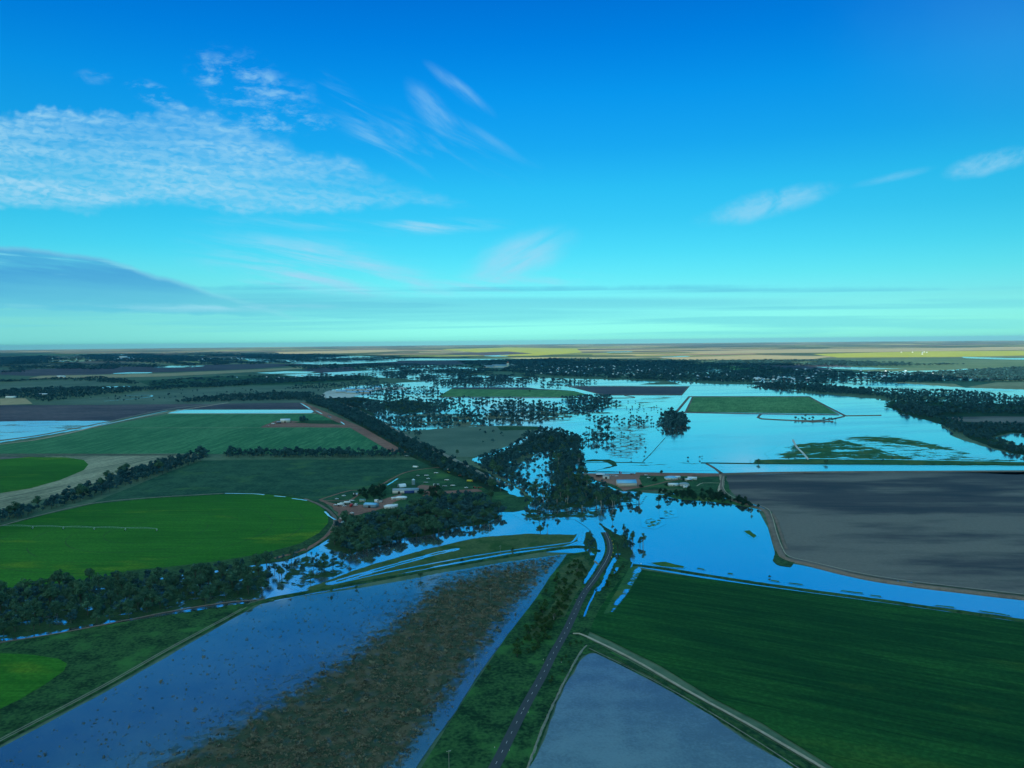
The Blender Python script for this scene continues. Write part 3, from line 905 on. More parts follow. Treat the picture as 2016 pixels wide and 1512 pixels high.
# farm on the right bank
S('farm_land', [(1138, 930), (1200, 929), (1420, 933), (1432, 940), (1440, 968), (1420, 984), (1380, 978), (1330, 972), (1290, 964), (1262, 968), (1225, 968), (1180, 950)], 'scrub_green', 1.0, rough=.04)
S('farm_yard', [(1140, 932), (1240, 931), (1262, 935), (1258, 944), (1262, 950), (1256, 962), (1228, 968), (1195, 952), (1168, 944)], 'red_dirt', 1.1, rough=.06)
S('farm_yard', [(1230, 931), (1420, 933), (1425, 939), (1300, 938), (1240, 936)], 'red_dirt', 1.12)
for q, m_, wd in (([(1256, 962), (1290, 955), (1320, 948), (1380, 940), (1425, 938)], 'red_dirt', 4), ([(1420, 936), (1422, 950), (1418, 965), (1422, 980)], 'pale_dirt', 8),
                  ([(1372, 958), (1384, 952), (1415, 952)], 'pale_dirt', 2.5), ([(1260, 968), (1330, 964), (1345, 965)], 'brown_bank', 3)):
    strip('farm_track', q, m_, flat(wd), 1.2, step=10, wob_=.15)
S('pond', [(1140, 931), (1252, 931.5), (1250, 934), (1140, 933)], FWm, 1.25)
# brown field on the right with its bank
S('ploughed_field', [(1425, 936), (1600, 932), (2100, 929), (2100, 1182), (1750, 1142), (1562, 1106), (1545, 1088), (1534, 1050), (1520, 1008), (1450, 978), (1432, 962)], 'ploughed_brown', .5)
strip('levee', [(1418, 934), (1600, 930.5), (2100, 928)], 'brown_bank', mound(14, 5, 1.8), .3, step=40)
strip('levee', [(1424, 936), (1422, 965), (1440, 984), (1500, 1003), (1514, 1020), (1524, 1052), (1535, 1085), (1548, 1101), (1600, 1114), (1750, 1146), (2100, 1188)], 'brown_bank', mound(9, 4.5, 1.6), .3, step=10, wob_=.12)
strip('farm_track', [(1424, 940), (1424, 962), (1444, 981), (1506, 1001), (1520, 1020), (1529, 1052), (1541, 1083), (1554, 1098), (1602, 1110), (1750, 1141), (2100, 1183)], 'pale_dirt', flat(1.1), 1.95, step=10)
strip('farm_track', [(1522, 1012), (1530, 1028), (1541, 1060), (1549, 1083)], 'brown_bank', mound(5, 2, .8), .6, step=10, wob_=.2)

# foreground
S('crop_field', [(1240, 1119), (1500, 1155), (1757, 1190), (2120, 1241), (2120, 1560), (1700, 1560), (1640, 1512), (1500, 1425), (1400, 1374), (1300, 1312), (1200, 1262), (1160, 1244), (1180, 1200), (1215, 1150)], 'crop_green_near', .5)
strip('levee', [(1246, 1113), (1300, 1119), (1500, 1150), (1757, 1186), (2120, 1237)], 'bank_green', mound(6.5, 3, 1.0), .3, step=6, wob_=.25)
G('flooded_paddock', [(1240, 1120), (1254, 1116), (1262, 1122), (1240, 1160), (1205, 1205), (1190, 1210), (1215, 1165)], 'flood_grass', .62, 1.5, 6, base=.62, dryfun=lambda p, d: .38 + .5 * np.clip(np.abs(PJ(p)[0] - (1262 - (PJ(p)[1] - 1118) * .62)) / 12 - .3, 0, 1))
S('road_verge', [(1160, 1085), (1200, 1085), (1245, 1108), (1240, 1120), (1215, 1150), (1180, 1200), (1160, 1246), (1140, 1300), (1100, 1370), (1045, 1512), (1020, 1600), (780, 1600), (830, 1512), (900, 1400), (1000, 1250), (1115, 1092)], 'rough_grass', .42)
S('road_verge', [(1128, 1100), (1150, 1095), (1162, 1120), (1150, 1160), (1110, 1215), (1050, 1260), (1060, 1220), (1100, 1140)], 'olive_grass', .46, rough=.1)
S('road_verge', [(1150, 1255), (1180, 1270), (1300, 1335), (1450, 1420), (1640, 1530), (1600, 1530), (1480, 1455), (1340, 1365), (1240, 1310), (1170, 1284), (1145, 1292), (1100, 1370), (1060, 1470), (1040, 1530), (1015, 1530), (1060, 1400), (1120, 1290)], 'rough_grass', .5)
S('pond', [(1160, 1288), (1172, 1287), (1250, 1323), (1350, 1380), (1450, 1446), (1560, 1512), (1640, 1580), (1010, 1600), (1042, 1512), (1080, 1430), (1112, 1350), (1140, 1305)], 'muddy_pond', .55, rough=.035, minlen=1.5)
strip('levee', [(1155, 1272), (1140, 1290), (1105, 1355), (1070, 1430), (1040, 1512), (1015, 1590)], 'grey_track', mound(1.7, .5, .5), .50, step=3, wob_=.4)
strip('levee', [(1160, 1278), (1250, 1322), (1350, 1376), (1480, 1455), (1640, 1560)], 'rough_grass', mound(4.2, 1.2, .8), .4, step=4, wob_=.25)
strip('farm_track', [(1160, 1279), (1250, 1323), (1350, 1377), (1480, 1456), (1640, 1561)], 'grey_track', flat(.9), 1.25, step=4)
strip('levee', [(1165, 1272), (1250, 1314), (1350, 1368), (1480, 1444), (1640, 1545)], 'bank_green', mound(4.5, 2, .7), .4, step=4, wob_=.3)
strip('farm_track', [(1128, 1249), (1140, 1249), (1170, 1262), (1250, 1302), (1350, 1360), (1480, 1432), (1640, 1526), (1700, 1565)], 'pale_dirt', flat(2.6), .95, step=5, wob_=.12)
# wetland paddock
WL = [(1116, 1091), (1060, 1100), (900, 1126), (700, 1160), (560, 1180), (515, 1190), (460, 1218), (330, 1294), (200, 1368), (0, 1474), (-160, 1560), (-160, 1640), (740, 1640), (820, 1512), (900, 1398), (1000, 1249), (1080, 1140)]
S('wetland', WL, 'wet_water', .50, rough=.012, minlen=2)
RB = [(1106, 1095), (960, 1114), (860, 1146), (800, 1200), (700, 1280), (560, 1370), (430, 1440), (260, 1530), (180, 1640), (700, 1640), (800, 1490), (905, 1350), (985, 1240), (1060, 1150), (1095, 1105)]


def reeddry(p, d):
    px_, py_, _ = PJ(p)
    core = edgedist(np.column_stack([px_, py_]), RB)
    ins = inpoly(np.column_stack([px_, py_]), RB)
    return np.clip(np.where(ins, .40 + core / 75, .40 - core / 130), 0, .84) * np.clip(d * 4, 0, 1)


G('reed_bed', [(1112, 1093), (1000, 1108), (880, 1128), (780, 1148), (700, 1180), (600, 1260), (430, 1360), (200, 1480), (60, 1600), (720, 1620), (812, 1500), (905, 1368), (1000, 1232), (1088, 1116), (1108, 1096)], 'reed_bed', .56, 3, 10, dryfun=reeddry)
strip('levee', [(470, 1200), (520, 1184), (560, 1175), (690, 1152), (820, 1128), (900, 1113), (1000, 1096), (1110, 1079), (1150, 1078), (1180, 1086)], 'bank_green', mound(7, 3, 1.4), .3, step=5, wob_=.2)
strip('water_channel', [(660, 1150), (760, 1128), (900, 1101), (1000, 1085), (1108, 1071), (1128, 1066), (1137, 1054), (1142, 1044)], 'pond_blue', flat(2.8), .48, step=6, wob_=.35)
strip('farm_track', [(540, 1181), (500, 1187), (470, 1205), (330, 1281), (200, 1355), (0, 1460), (-120, 1525)], 'rough_grass', [(-4.2, .0), (-2.6, .5), (2.6, .5), (4.2, .0)], .52, step=8, wob_=.08)
for o_ in (-1.7, .8):
    strip('farm_track', [(540, 1181), (500, 1187), (470, 1205), (330, 1281), (200, 1355), (0, 1460), (-120, 1525)], 'grey_track', [(o_, .53), (o_ + .95, .53)], .55, step=8)
strip('farm_track', [(-60, 1276), (0, 1266), (120, 1247), (240, 1224), (340, 1204), (440, 1188), (520, 1181)], 'brown_bank', flat(2.6), .75, step=8, wob_=.3)
S('scrub_paddock', [(-120, 1287), (0, 1268), (240, 1226), (470, 1190), (500, 1188), (460, 1208), (330, 1279), (200, 1352), (0, 1457), (-120, 1520)], 'rough_grass', .47)
S('crop_field', [(-120, 1285), (0, 1287), (60, 1290), (115, 1298), (132, 1308), (126, 1322), (90, 1348), (40, 1378), (-30, 1412), (-120, 1450)], 'pivot_crop', .6, rough=.01)
for q, wd in (([(1180, 1095), (1172, 1115), (1150, 1150)], 2.2), ([(1168, 1078), (1160, 1085), (1166, 1094)], 2.4), ([(1218, 1091), (1205, 1110), (1190, 1145), (1175, 1165)], 2.6), ([(1175, 1160), (1160, 1190), (1150, 1215)], .9), ([(1216, 1118), (1210, 1130)], 1.6)):
    strip('water_channel', q, 'pond_blue', flat(wd * 2), .62, step=3, wob_=.4)
# sealed road, dry up to where it dips under the flood
RD = [(925, 1600), (976, 1508), (1001, 1458), (1025.6, 1409), (1046.7, 1370), (1068, 1332), (1089, 1289.5), (1113.5, 1245.6), (1127.6, 1215.7), (1148.7, 1171.7), (1170, 1142), (1184, 1121), (1196, 1100), (1201, 1082), (1198, 1064), (1191, 1049)]
RDW = smoothpath([P(*q) for q in RD], 6)
road = strip('road', RDW, 'asphalt', [(-3.6, .53), (0, .62), (3.6, .53)], .32, world=True, smooth=False)
strip('road_shoulder', RDW, 'rough_grass', [(-9, 0), (-4.6, .45), (-3.62, .50), (3.62, .50), (4.6, .45), (9, 0)], .31, world=True, smooth=False)
acc = 0.
Vd, Qd = [], []
for i in range(len(RDW) - 1):
    a, b = RDW[i], RDW[i + 1]
    L = float(np.hypot(*(b - a)))
    tn = (b - a) / L
    nr = np.array([tn[1], -tn[0]])
    solid = PJ([a])[1][0] < 1160
    if solid or int(acc / 6) % 2 == 0:
        o_ = len(Vd)
        for q, s_ in ((a, -.09), (a, .09), (b if solid else a + tn * 3.2, .09), (b if solid else a + tn * 3.2, -.09)):
            Vd.append((*(q + nr * s_), .95))
        Qd.append((o_, o_ + 1, o_ + 2, o_ + 3))
    acc += L
link('lane_line', np_mesh('lane_line', np.array(Vd), [np.array(Qd)], 'road_paint'), parent=road, loc=(0, 0, .0))
strip('road_side_water', [(1182, 1106), (1188, 1088), (1187, 1072), (1180, 1055), (1166, 1039), (1140, 1022)], 'pond_blue', flat(15), .60, step=5)
for q in ([(1170, 1105), (1178, 1112), (1186, 1116)],):
    strip('farm_track', q, 'grey_track', flat(3), .7, step=4)
# pale tracks in the rail corridor and the channel beside it
strip('dirt_road', [(640, 785), (700, 805), (800, 858), (880, 898), (950, 934), (1000, 958)], 'grey_track', mound(12, 7, 1.2), .6, step=30)
S('water_channel', [(942, 930), (958, 932), (990, 948), (1015, 962), (1030, 972), (1032, 979), (1018, 979), (1000, 968), (975, 950), (950, 938)], FWm, 1.1, rough=.12)
S('yard', [(636, 777), (650, 769), (700, 766), (790, 762), (812, 766), (720, 770), (705, 777), (690, 783), (640, 784)], 'white_yard', .8, rough=.06)
S('yard', [(955, 724), (970, 719), (1010, 718), (1012, 725)], 'white_yard', .8, rough=.06)
S('river_land', [(600, 792), (640, 783), (720, 784), (800, 800), (760, 820), (800, 850), (880, 898), (960, 930), (1030, 975), (1000, 985), (930, 950), (860, 925), (800, 895), (720, 845), (650, 806)], 'wood_floor', .55)

# ------------------------------------------------------------------ trees
rng = np.random.default_rng(7)


def tubes(paths):
    """paths: list of [(x,y,z,r), ...] -> tapered tubes of 6 sides"""
    V, Q = [], []
    for pth in paths:
        base = len(V)
        for x, y, z, r in pth:
            for k in range(6):
                V.append((x + r * math.cos(k * math.pi / 3), y + r * math.sin(k * math.pi / 3), z))
        for i in range(len(pth) - 1):
            for k in range(6):
                Q.append((base + i * 6 + k, base + i * 6 + (k + 1) % 6, base + (i + 1) * 6 + (k + 1) % 6, base + (i + 1) * 6 + k))
    return np.array(V), np.array(Q)


def leafcloud(r_, lobes, nleaf, size, up=.5):
    """many small bent leaf-clump faces spread over the lobes"""
    V, T, tone = [], [], []
    w_ = np.array([l[3] * l[4] for l in lobes])
    w_ = w_ / w_.sum()
    pick = r_.choice(len(lobes), nleaf, p=w_)
    d = r_.normal(size=(nleaf, 3))
    d /= np.linalg.norm(d, axis=1)[:, None]
    rad = r_.uniform(.55, 1.05, nleaf)
    L = np.array(lobes)[pick]
    c = L[:, :3] + d * rad[:, None] * np.column_stack([L[:, 3], L[:, 3], L[:, 4]])
    t1 = np.cross(d + r_.normal(size=(nleaf, 3)) * .7, r_.normal(size=(nleaf, 3)))
    t1 /= np.linalg.norm(t1, axis=1)[:, None]
    nn = d + r_.normal(size=(nleaf, 3)) * .5
    t2 = np.cross(nn, t1)
    t2 /= np.linalg.norm(t2, axis=1)[:, None]
    s = size * r_.uniform(.6, 1.5, nleaf)[:, None]
    V = np.stack([c - t1 * s, c - t2 * s * .6, c + t1 * s, c + t2 * s * .7], 1).reshape(-1, 3)
    Q = np.arange(nleaf * 4).reshape(-1, 4)
    lt = r_.uniform(0, 1, len(lobes))[pick]
    tone = np.clip(lt * .6 + r_.uniform(0, .5, nleaf), 0, 1)
    return V, Q, tone


def gum(r_, H, Wd, nlobe, nleaf, size, bare=.3, flatf=.62):
    """trunk, limbs and crown of a river gum"""
    z0 = H * bare
    lobes = []
    paths = [[(0, 0, 0, H * .026), (r_.normal() * .2, r_.normal() * .2, z0, H * .02), (r_.normal() * .4, r_.normal() * .4, H * .62, H * .011)]]
    for i in range(nlobe):
        a = i * 2.4 + r_.uniform(-.4, .4)
        q = r_.uniform(.25, 1) if i else 0
        x, y = math.cos(a) * q * Wd * .36, math.sin(a) * q * Wd * .36
        z = z0 + (H - z0) * (r_.uniform(.3, .78) if i else .78) * (1 - .25 * q)
        rr = Wd * r_.uniform(.15, .25)
        lobes.append((x, y, z, rr, rr * flatf))
        paths.append([(0, 0, z0 * r_.uniform(.7, 1.2), H * .012), (x * .55, y * .55, (z0 + z) * .5, H * .008), (x, y, z, H * .003)])
    return tubes(paths), leafcloud(r_, lobes, nleaf, size)


TEMPL = {}


def templ(key, n_, f, leaf, bark='bark'):
    out = []
    for i in range(n_):
        r_ = np.random.default_rng(hash(key) % 1000 + i if False else sum(map(ord, key)) * 7 + i)
        (tv, tq), (lv, lq, tone) = f(r_)
        out.append((np_mesh('trunk', tv, [tq], bark), np_mesh('crown', lv, [lq], leaf, {'tone': tone}), (tv, tq, lv, lq, tone)))
    TEMPL[key] = out


templ('gum', 7, lambda r: gum(r, 15, 13, 9, 620, .62), 'gum_leaf')
templ('tall', 4, lambda r: gum(r, 20, 10, 9, 560, .62, .28, .9), 'gum_leaf', 'pale_bark')
templ('bush', 4, lambda r: gum(r, 5, 6, 6, 260, .42, .12, .75), 'bush_leaf')
templ('garden', 3, lambda r: gum(r, 9, 9, 7, 420, .5, .15, .8), 'dark_leaf')
dead = []
for i in range(2):
    r_ = np.random.default_rng(90 + i)
    paths = [[(0, 0, 0, .22), (.2, .1, 4, .16), (.1, .4, 8, .05)]]
    for k in range(7):
        a = k * 2.2
        z = 2.5 + k * .6
        paths.append([(.1, .1, z, .1), (math.cos(a) * 1.2, math.sin(a) * 1.2, z + 1.6, .07), (math.cos(a) * 2.1, math.sin(a) * 2.1, z + 2.6, .03)])
    dead.append(np_mesh('trunk', *[x if j == 0 else [x] for j, x in enumerate(tubes(paths))], 'pale_bark'))


def linedist(xy, W_):
    d = np.full(len(xy), 1e9)
    for a, b in zip(W_[:-1], W_[1:]):
        a, b = np.array(a), np.array(b)
        ab = b - a
        t_ = np.clip(((xy - a) @ ab) / (ab @ ab), 0, 1)
        d = np.minimum(d, np.hypot(*(xy - (a + t_[:, None] * ab)).T))
    return d


AVOID = [([P(*q) for q in [(640, 785), (700, 805), (800, 858), (880, 898), (950, 934), (1000, 958)]], 11), ([P(*q) for q in [(945, 932), (990, 955), (1030, 977)]], 13), ([tuple(q) for q in RDW], 8),
         ([P(*q) for q in [(1182, 1106), (1188, 1088), (1187, 1072), (1180, 1055), (1166, 1039), (1140, 1022)]], 8)]


def scatter(px, spacing, gap=0., gs=60., seed=0, jit=.48, fe=1.4):
    r_ = np.random.default_rng(seed)
    W = np.array([P(*q) for q in px])
    lo, hi = W.min(0), W.max(0)
    gx, gy = np.meshgrid(np.arange(lo[0], hi[0], spacing), np.arange(lo[1], hi[1], spacing))
    p = np.column_stack([gx.ravel(), gy.ravel()])
    p = p + r_.uniform(-jit, jit, p.shape) * spacing
    p = p[inpoly(p, W)]
    if len(p):
        p = p[edgedist(p, W) > r_.uniform(-.6, 1, len(p)) * fe * spacing]
    for W_, dw in AVOID:
        if len(p):
            p = p[linedist(p, W_) > dw]
    if gap:
        a = r_.uniform(0, 6.28, 6)
        k = r_.normal(size=(6, 2)) * (6.28 / gs)
        s = sum(np.sin(p @ k[i] + a[i]) for i in range(6)) / 2.45
        thr = np.quantile(s, gap) if len(s) else 0
        p = p[s + r_.normal(size=len(s)) * .35 > thr]
    return p


# (outline in photo points, spacing m, gap share, gap size m, template, height m, width scale, which wood)
REG = [
    ([(-90, 1185), (0, 1172), (150, 1150), (170, 1140), (250, 1146), (330, 1135), (430, 1120), (540, 1112), (545, 1150), (520, 1172), (380, 1196), (250, 1218), (0, 1256), (-90, 1272)], 10.5, .14, 30, 'gum', 13, 1., 'belt_left'),
    ([(430, 1112), (540, 1098), (600, 1088), (640, 1100), (560, 1116), (440, 1122)], 11, .35, 30, 'gum', 9, .8, 'belt_left'),
    ([(545, 1140), (570, 1112), (640, 1088), (700, 1100), (660, 1135), (600, 1155)], 13, .4, 30, 'gum', 11, .9, 'belt_mid'),
    ([(648, 1075), (660, 1042), (700, 1030), (760, 1019), (830, 1003), (920, 992), (985, 1002), (1000, 1008), (985, 1025), (940, 1040), (870, 1050), (800, 1066), (740, 1084), (690, 1100)], 9.8, .14, 28, 'gum', 13.5, 1.1, 'belt_mid'),
    ([(800, 1006), (840, 990), (885, 978), (960, 980), (985, 988), (960, 1000), (850, 1004)], 10.5, .12, 40, 'gum', 11, 1., 'belt_mid'),
    ([(690, 975), (740, 962), (770, 965), (760, 980), (730, 985), (700, 985)], 10, .2, 30, 'garden', 9, 1., 'farm_trees'),
    ([(820, 972), (870, 962), (880, 972), (900, 975), (860, 985), (825, 982)], 10, .2, 30, 'garden', 10, 1., 'farm_trees'),
    ([(1030, 1010), (1040, 985), (1075, 955), (1080, 920), (1100, 890), (1150, 885), (1146, 930), (1172, 956), (1215, 976), (1262, 985), (1265, 992), (1225, 998), (1150, 1002), (1100, 1010), (1060, 1020)], 11.5, .24, 30, 'tall', 14.5, 1.15, 'river_wood'),
    ([(1030, 1015), (1070, 1015), (1130, 1012), (1180, 1014), (1170, 1020), (1090, 1025), (1050, 1032)], 15, .4, 40, 'tall', 14, .9, 'river_wood'),
    ([(1150, 1062), (1160, 1048), (1172, 1056), (1180, 1075), (1178, 1090), (1160, 1084)], 8.5, .1, 30, 'gum', 8, .9, 'road_trees'),
    ([(1200, 1040), (1225, 1052), (1262, 1060), (1262, 1078), (1240, 1095), (1215, 1090), (1206, 1065)], 9.5, .25, 30, 'gum', 9, .9, 'road_trees'),
    ([(1205, 1118), (1238, 1105), (1235, 1125), (1215, 1145), (1195, 1165), (1185, 1160)], 7, .3, 20, 'bush', 4.5, 1., 'road_bush'),
    ([(1090, 1140), (1140, 1100), (1158, 1110), (1150, 1150), (1120, 1200), (1080, 1265), (1010, 1300), (1010, 1260), (1060, 1190)], 5.5, .45, 30, 'bush', 4.2, 1.1, 'road_bush'),
    ([(1040, 1250), (1110, 1180), (1130, 1150), (1120, 1200), (1080, 1262), (1030, 1300)], 6.5, .3, 20, 'bush', 4., 1.2, 'road_bush'),
    ([(1120, 1262), (1140, 1258), (1150, 1262), (1120, 1310), (1090, 1360), (1075, 1355)], 6, .3, 20, 'bush', 3., 1., 'road_bush'),
    ([(1290, 972), (1330, 970), (1400, 976), (1450, 986), (1500, 1002), (1500, 1005), (1430, 992), (1340, 986)], 8, .25, 30, 'garden', 7.5, .9, 'bank_trees'),
    ([(1375, 965), (1400, 968), (1440, 982), (1500, 999), (1490, 1001), (1430, 988), (1385, 976)], 8, .1, 30, 'garden', 8, .9, 'bank_trees'),
    # belts and hedges further off
    ([(330, 906), (392, 900), (402, 908), (330, 932), (250, 962), (150, 992), (60, 1018), (-40, 1044), (-40, 1024), (60, 1000), (140, 974), (250, 934)], 10.5, .02, 60, 'gum', 12, 1., 'hedge'),
    ([(440, 893), (560, 892), (800, 893), (830, 902), (700, 903), (440, 902)], 10.5, .03, 60, 'gum', 12, 1., 'hedge'),
    ([(388, 896), (405, 894), (410, 902), (392, 903)], 8, .0, 60, 'gum', 13, 1.2, 'hedge'),
    ([(602, 792), (650, 790), (700, 808), (760, 838), (830, 876), (900, 913), (960, 943), (1005, 968), (985, 972), (930, 950), (860, 925), (805, 896), (760, 868), (700, 836), (640, 806)], 11.5, .03, 80, 'gum', 12, 1., 'rail_wood'),
    ([(640, 786), (700, 786), (760, 800), (740, 815), (800, 850), (820, 866), (790, 850), (715, 808)], 12, .45, 90, 'gum', 10, 1., 'rail_wood'),
    ([(930, 912), (980, 890), (1010, 878), (1040, 858), (1060, 848), (1120, 852), (1155, 868), (1140, 885), (1080, 895), (1020, 908), (1040, 945), (1060, 975), (1040, 985), (990, 955), (940, 930)], 12, .2, 36, 'gum', 12.5, 1., 'river_wood'),
    ([(1020, 905), (1060, 900), (1090, 900), (1080, 960), (1060, 960)], 20, .55, 60, 'gum', 12, .9, 'river_wood'),
]
FARREG = [
    # flooded timber in the middle distance: spacing, gap, gapsize, height
    ([(700, 800), (760, 785), (880, 790), (900, 800), (860, 812), (750, 822)], 16, .35, 120, 11),
    ([(740, 825), (800, 815), (900, 812), (1050, 812), (1150, 800), (1210, 795), (1150, 815), (1040, 832), (900, 842), (790, 850)], 17, .42, 120, 11),
    ([(860, 784), (1040, 784), (1060, 805), (950, 812), (860, 805)], 26, .55, 160, 12),
    ([(1100, 783), (1200, 778), (1225, 795), (1180, 810), (1120, 800)], 17, .3, 100, 11),
    ([(980, 790), (1120, 795), (1060, 815), (980, 810)], 22, .4, 120, 12),
    ([(1150, 820), (1290, 822), (1280, 840), (1180, 842)], 20, .5, 90, 9),
    ([(1150, 845), (1200, 846), (1210, 870), (1180, 890), (1150, 885)], 19, .45, 70, 11),
    ([(1300, 822), (1322, 814), (1352, 820), (1356, 838), (1338, 848), (1305, 848)], 12, .3, 34, 16),
    ([(1285, 830), (1305, 820), (1312, 850), (1288, 856)], 16, .35, 40, 9),
    ([(1150, 852), (1250, 848), (1290, 870), (1260, 900), (1170, 900)], 32, .5, 90, 6),
    ([(1230, 790), (1340, 795), (1300, 840), (1230, 840)], 45, .5, 160, 7),
    ([(840, 752), (930, 745), (1100, 748), (1180, 752), (1150, 762), (1060, 764), (860, 762)], 30, .35, 300, 12),
    ([(690, 768), (780, 757), (860, 765), (880, 780), (780, 785), (700, 782)], 26, .45, 200, 11),
    ([(740, 733), (900, 728), (1060, 740), (1080, 748), (840, 750), (760, 745)], 34, .5, 300, 12),
    ([(600, 775), (660, 786), (620, 800), (590, 790), (560, 780)], 16, .2, 120, 11),
    ([(338, 792), (420, 781), (560, 774), (620, 776), (600, 788), (480, 791), (360, 794)], 17, .05, 160, 12),
    ([(-60, 775), (60, 766), (180, 764), (300, 764), (460, 752), (560, 747), (700, 742), (720, 748), (560, 755), (420, 764), (290, 770), (200, 779), (90, 793), (55, 785), (-60, 784)], 24, .05, 400, 13),
    ([(-60, 751), (60, 748), (200, 742), (250, 748), (280, 758), (220, 755), (100, 748), (-60, 757)], 26, .25, 400, 11),
    ([(280, 748), (440, 742), (740, 735), (760, 750), (600, 752), (400, 758), (290, 760)], 42, .6, 500, 10),
    ([(120, 792), (300, 768), (700, 762), (740, 770), (560, 776), (340, 790)], 60, .75, 500, 9),
    ([(590, 757), (740, 752), (800, 760), (660, 768), (560, 768)], 26, .5, 300, 10),
    ([(1460, 760), (1560, 762), (1640, 772), (1740, 783), (1760, 800), (1830, 816), (2080, 818), (2080, 785), (1900, 772), (1780, 768), (1600, 764), (1500, 755)], 21, .30, 120, 12),
    ([(1480, 757), (1600, 758), (1700, 768), (1740, 782), (1600, 774), (1500, 764)], 19, .1, 160, 13),
    ([(1740, 800), (1800, 800), (1900, 812), (1830, 826), (1780, 815)], 16, .1, 160, 12),
    ([(1850, 840), (1930, 836), (2080, 838), (2080, 860), (1990, 852), (1950, 862), (1985, 878), (2080, 890), (2080, 906), (1990, 894), (1930, 874)], 13, .1, 100, 11),
    ([(1840, 822), (1900, 826), (1900, 838), (1850, 838)], 15, .3, 100, 11),
    ([(1000, 722), (1240, 716), (1500, 722), (1640, 732), (1800, 735), (2080, 720), (2080, 752), (1900, 752), (1760, 755), (1600, 757), (1450, 755), (1300, 750), (1100, 742), (980, 732)], 33, .20, 400, 13),
    ([(900, 712), (1100, 706), (1300, 710), (1600, 710), (1760, 714), (1900, 718), (1700, 722), (1400, 720), (1100, 722), (930, 722)], 44, .15, 800, 14),
    ([(-60, 704), (200, 698), (420, 694), (620, 696), (700, 701), (560, 708), (300, 714), (60, 718), (-60, 722)], 62, .5, 1500, 15),
    ([(-60, 722), (200, 714), (500, 706), (760, 702), (860, 704), (700, 712), (400, 720), (100, 732), (-60, 736)], 52, .62, 900, 13),
    ([(560, 720), (760, 716), (940, 722), (1000, 732), (860, 734), (700, 728), (600, 730)], 36, .5, 500, 12),
    ([(1240, 896), (1500, 903), (2060, 908), (2060, 914), (1500, 912), (1230, 908)], 26, .6, 150, 5),
    ([(1560, 826), (1650, 826), (1650, 830), (1570, 830)], 18, .2, 60, 8),
    ([(1340, 905), (1360, 905), (1362, 912), (1342, 912)], 14, .2, 60, 8),
    ([(585, 828), (606, 826), (606, 832), (588, 833)], 11, .0, 60, 11),
    ([(800, 856), (830, 856), (830, 861), (802, 861)], 11, .0, 60, 9),
    ([(900, 848), (1060, 850), (1030, 870), (960, 885)], 40, .6, 100, 8),
]
WOOD = {
    'belt_left': ('tree', 'dark gum tree in the flooded timber belt below the bright green circular field', 'gums in the flooded belt at the lower left'),
    'belt_mid': ('tree', 'dark gum tree in the dense wood between the farm sheds and the flooded creek', 'gums between the farm and the creek'),
    'farm_trees': ('tree', 'round dark shade tree among the sheds of the left farm', 'shade trees at the left farm'),
    'river_wood': ('tree', 'tall pale-trunked gum standing in the river wood at the centre of the flood', 'tall gums of the central river wood'),
    'road_trees': ('tree', 'gum tree beside the bend where the sealed road goes under water', 'gums at the flooded road bend'),
    'road_bush': ('bush', 'low dark bush in the rough grass beside the sealed road', 'bushes along the road verge'),
    'bank_trees': ('tree', 'small dark tree on the pond bank below the right farm', 'trees on the bank below the right farm'),
    'hedge': ('tree', 'dark tree in the shelter belt between the left paddocks', 'shelter belt trees'),
    'rail_wood': ('tree', 'dark gum in the long diagonal belt beside the red dirt road', 'gums of the diagonal belt'),
}
cand = []        # x, y, template, scale, wood, apparent
for i, (px, sp, gap, gs, key, H, wd, wood) in enumerate(REG):
    p = scatter(px, sp, gap, gs, i + 11)
    h0 = {'gum': 15, 'tall': 20, 'bush': 5, 'garden': 9}[key]
    s = H / h0 * rng.lognormal(0, .27, len(p))
    for (x, y), s_ in zip(p, s):
        cand.append((x, y, key, s_, wd, wood, s_ * h0 / math.hypot(x, y, CAMH)))
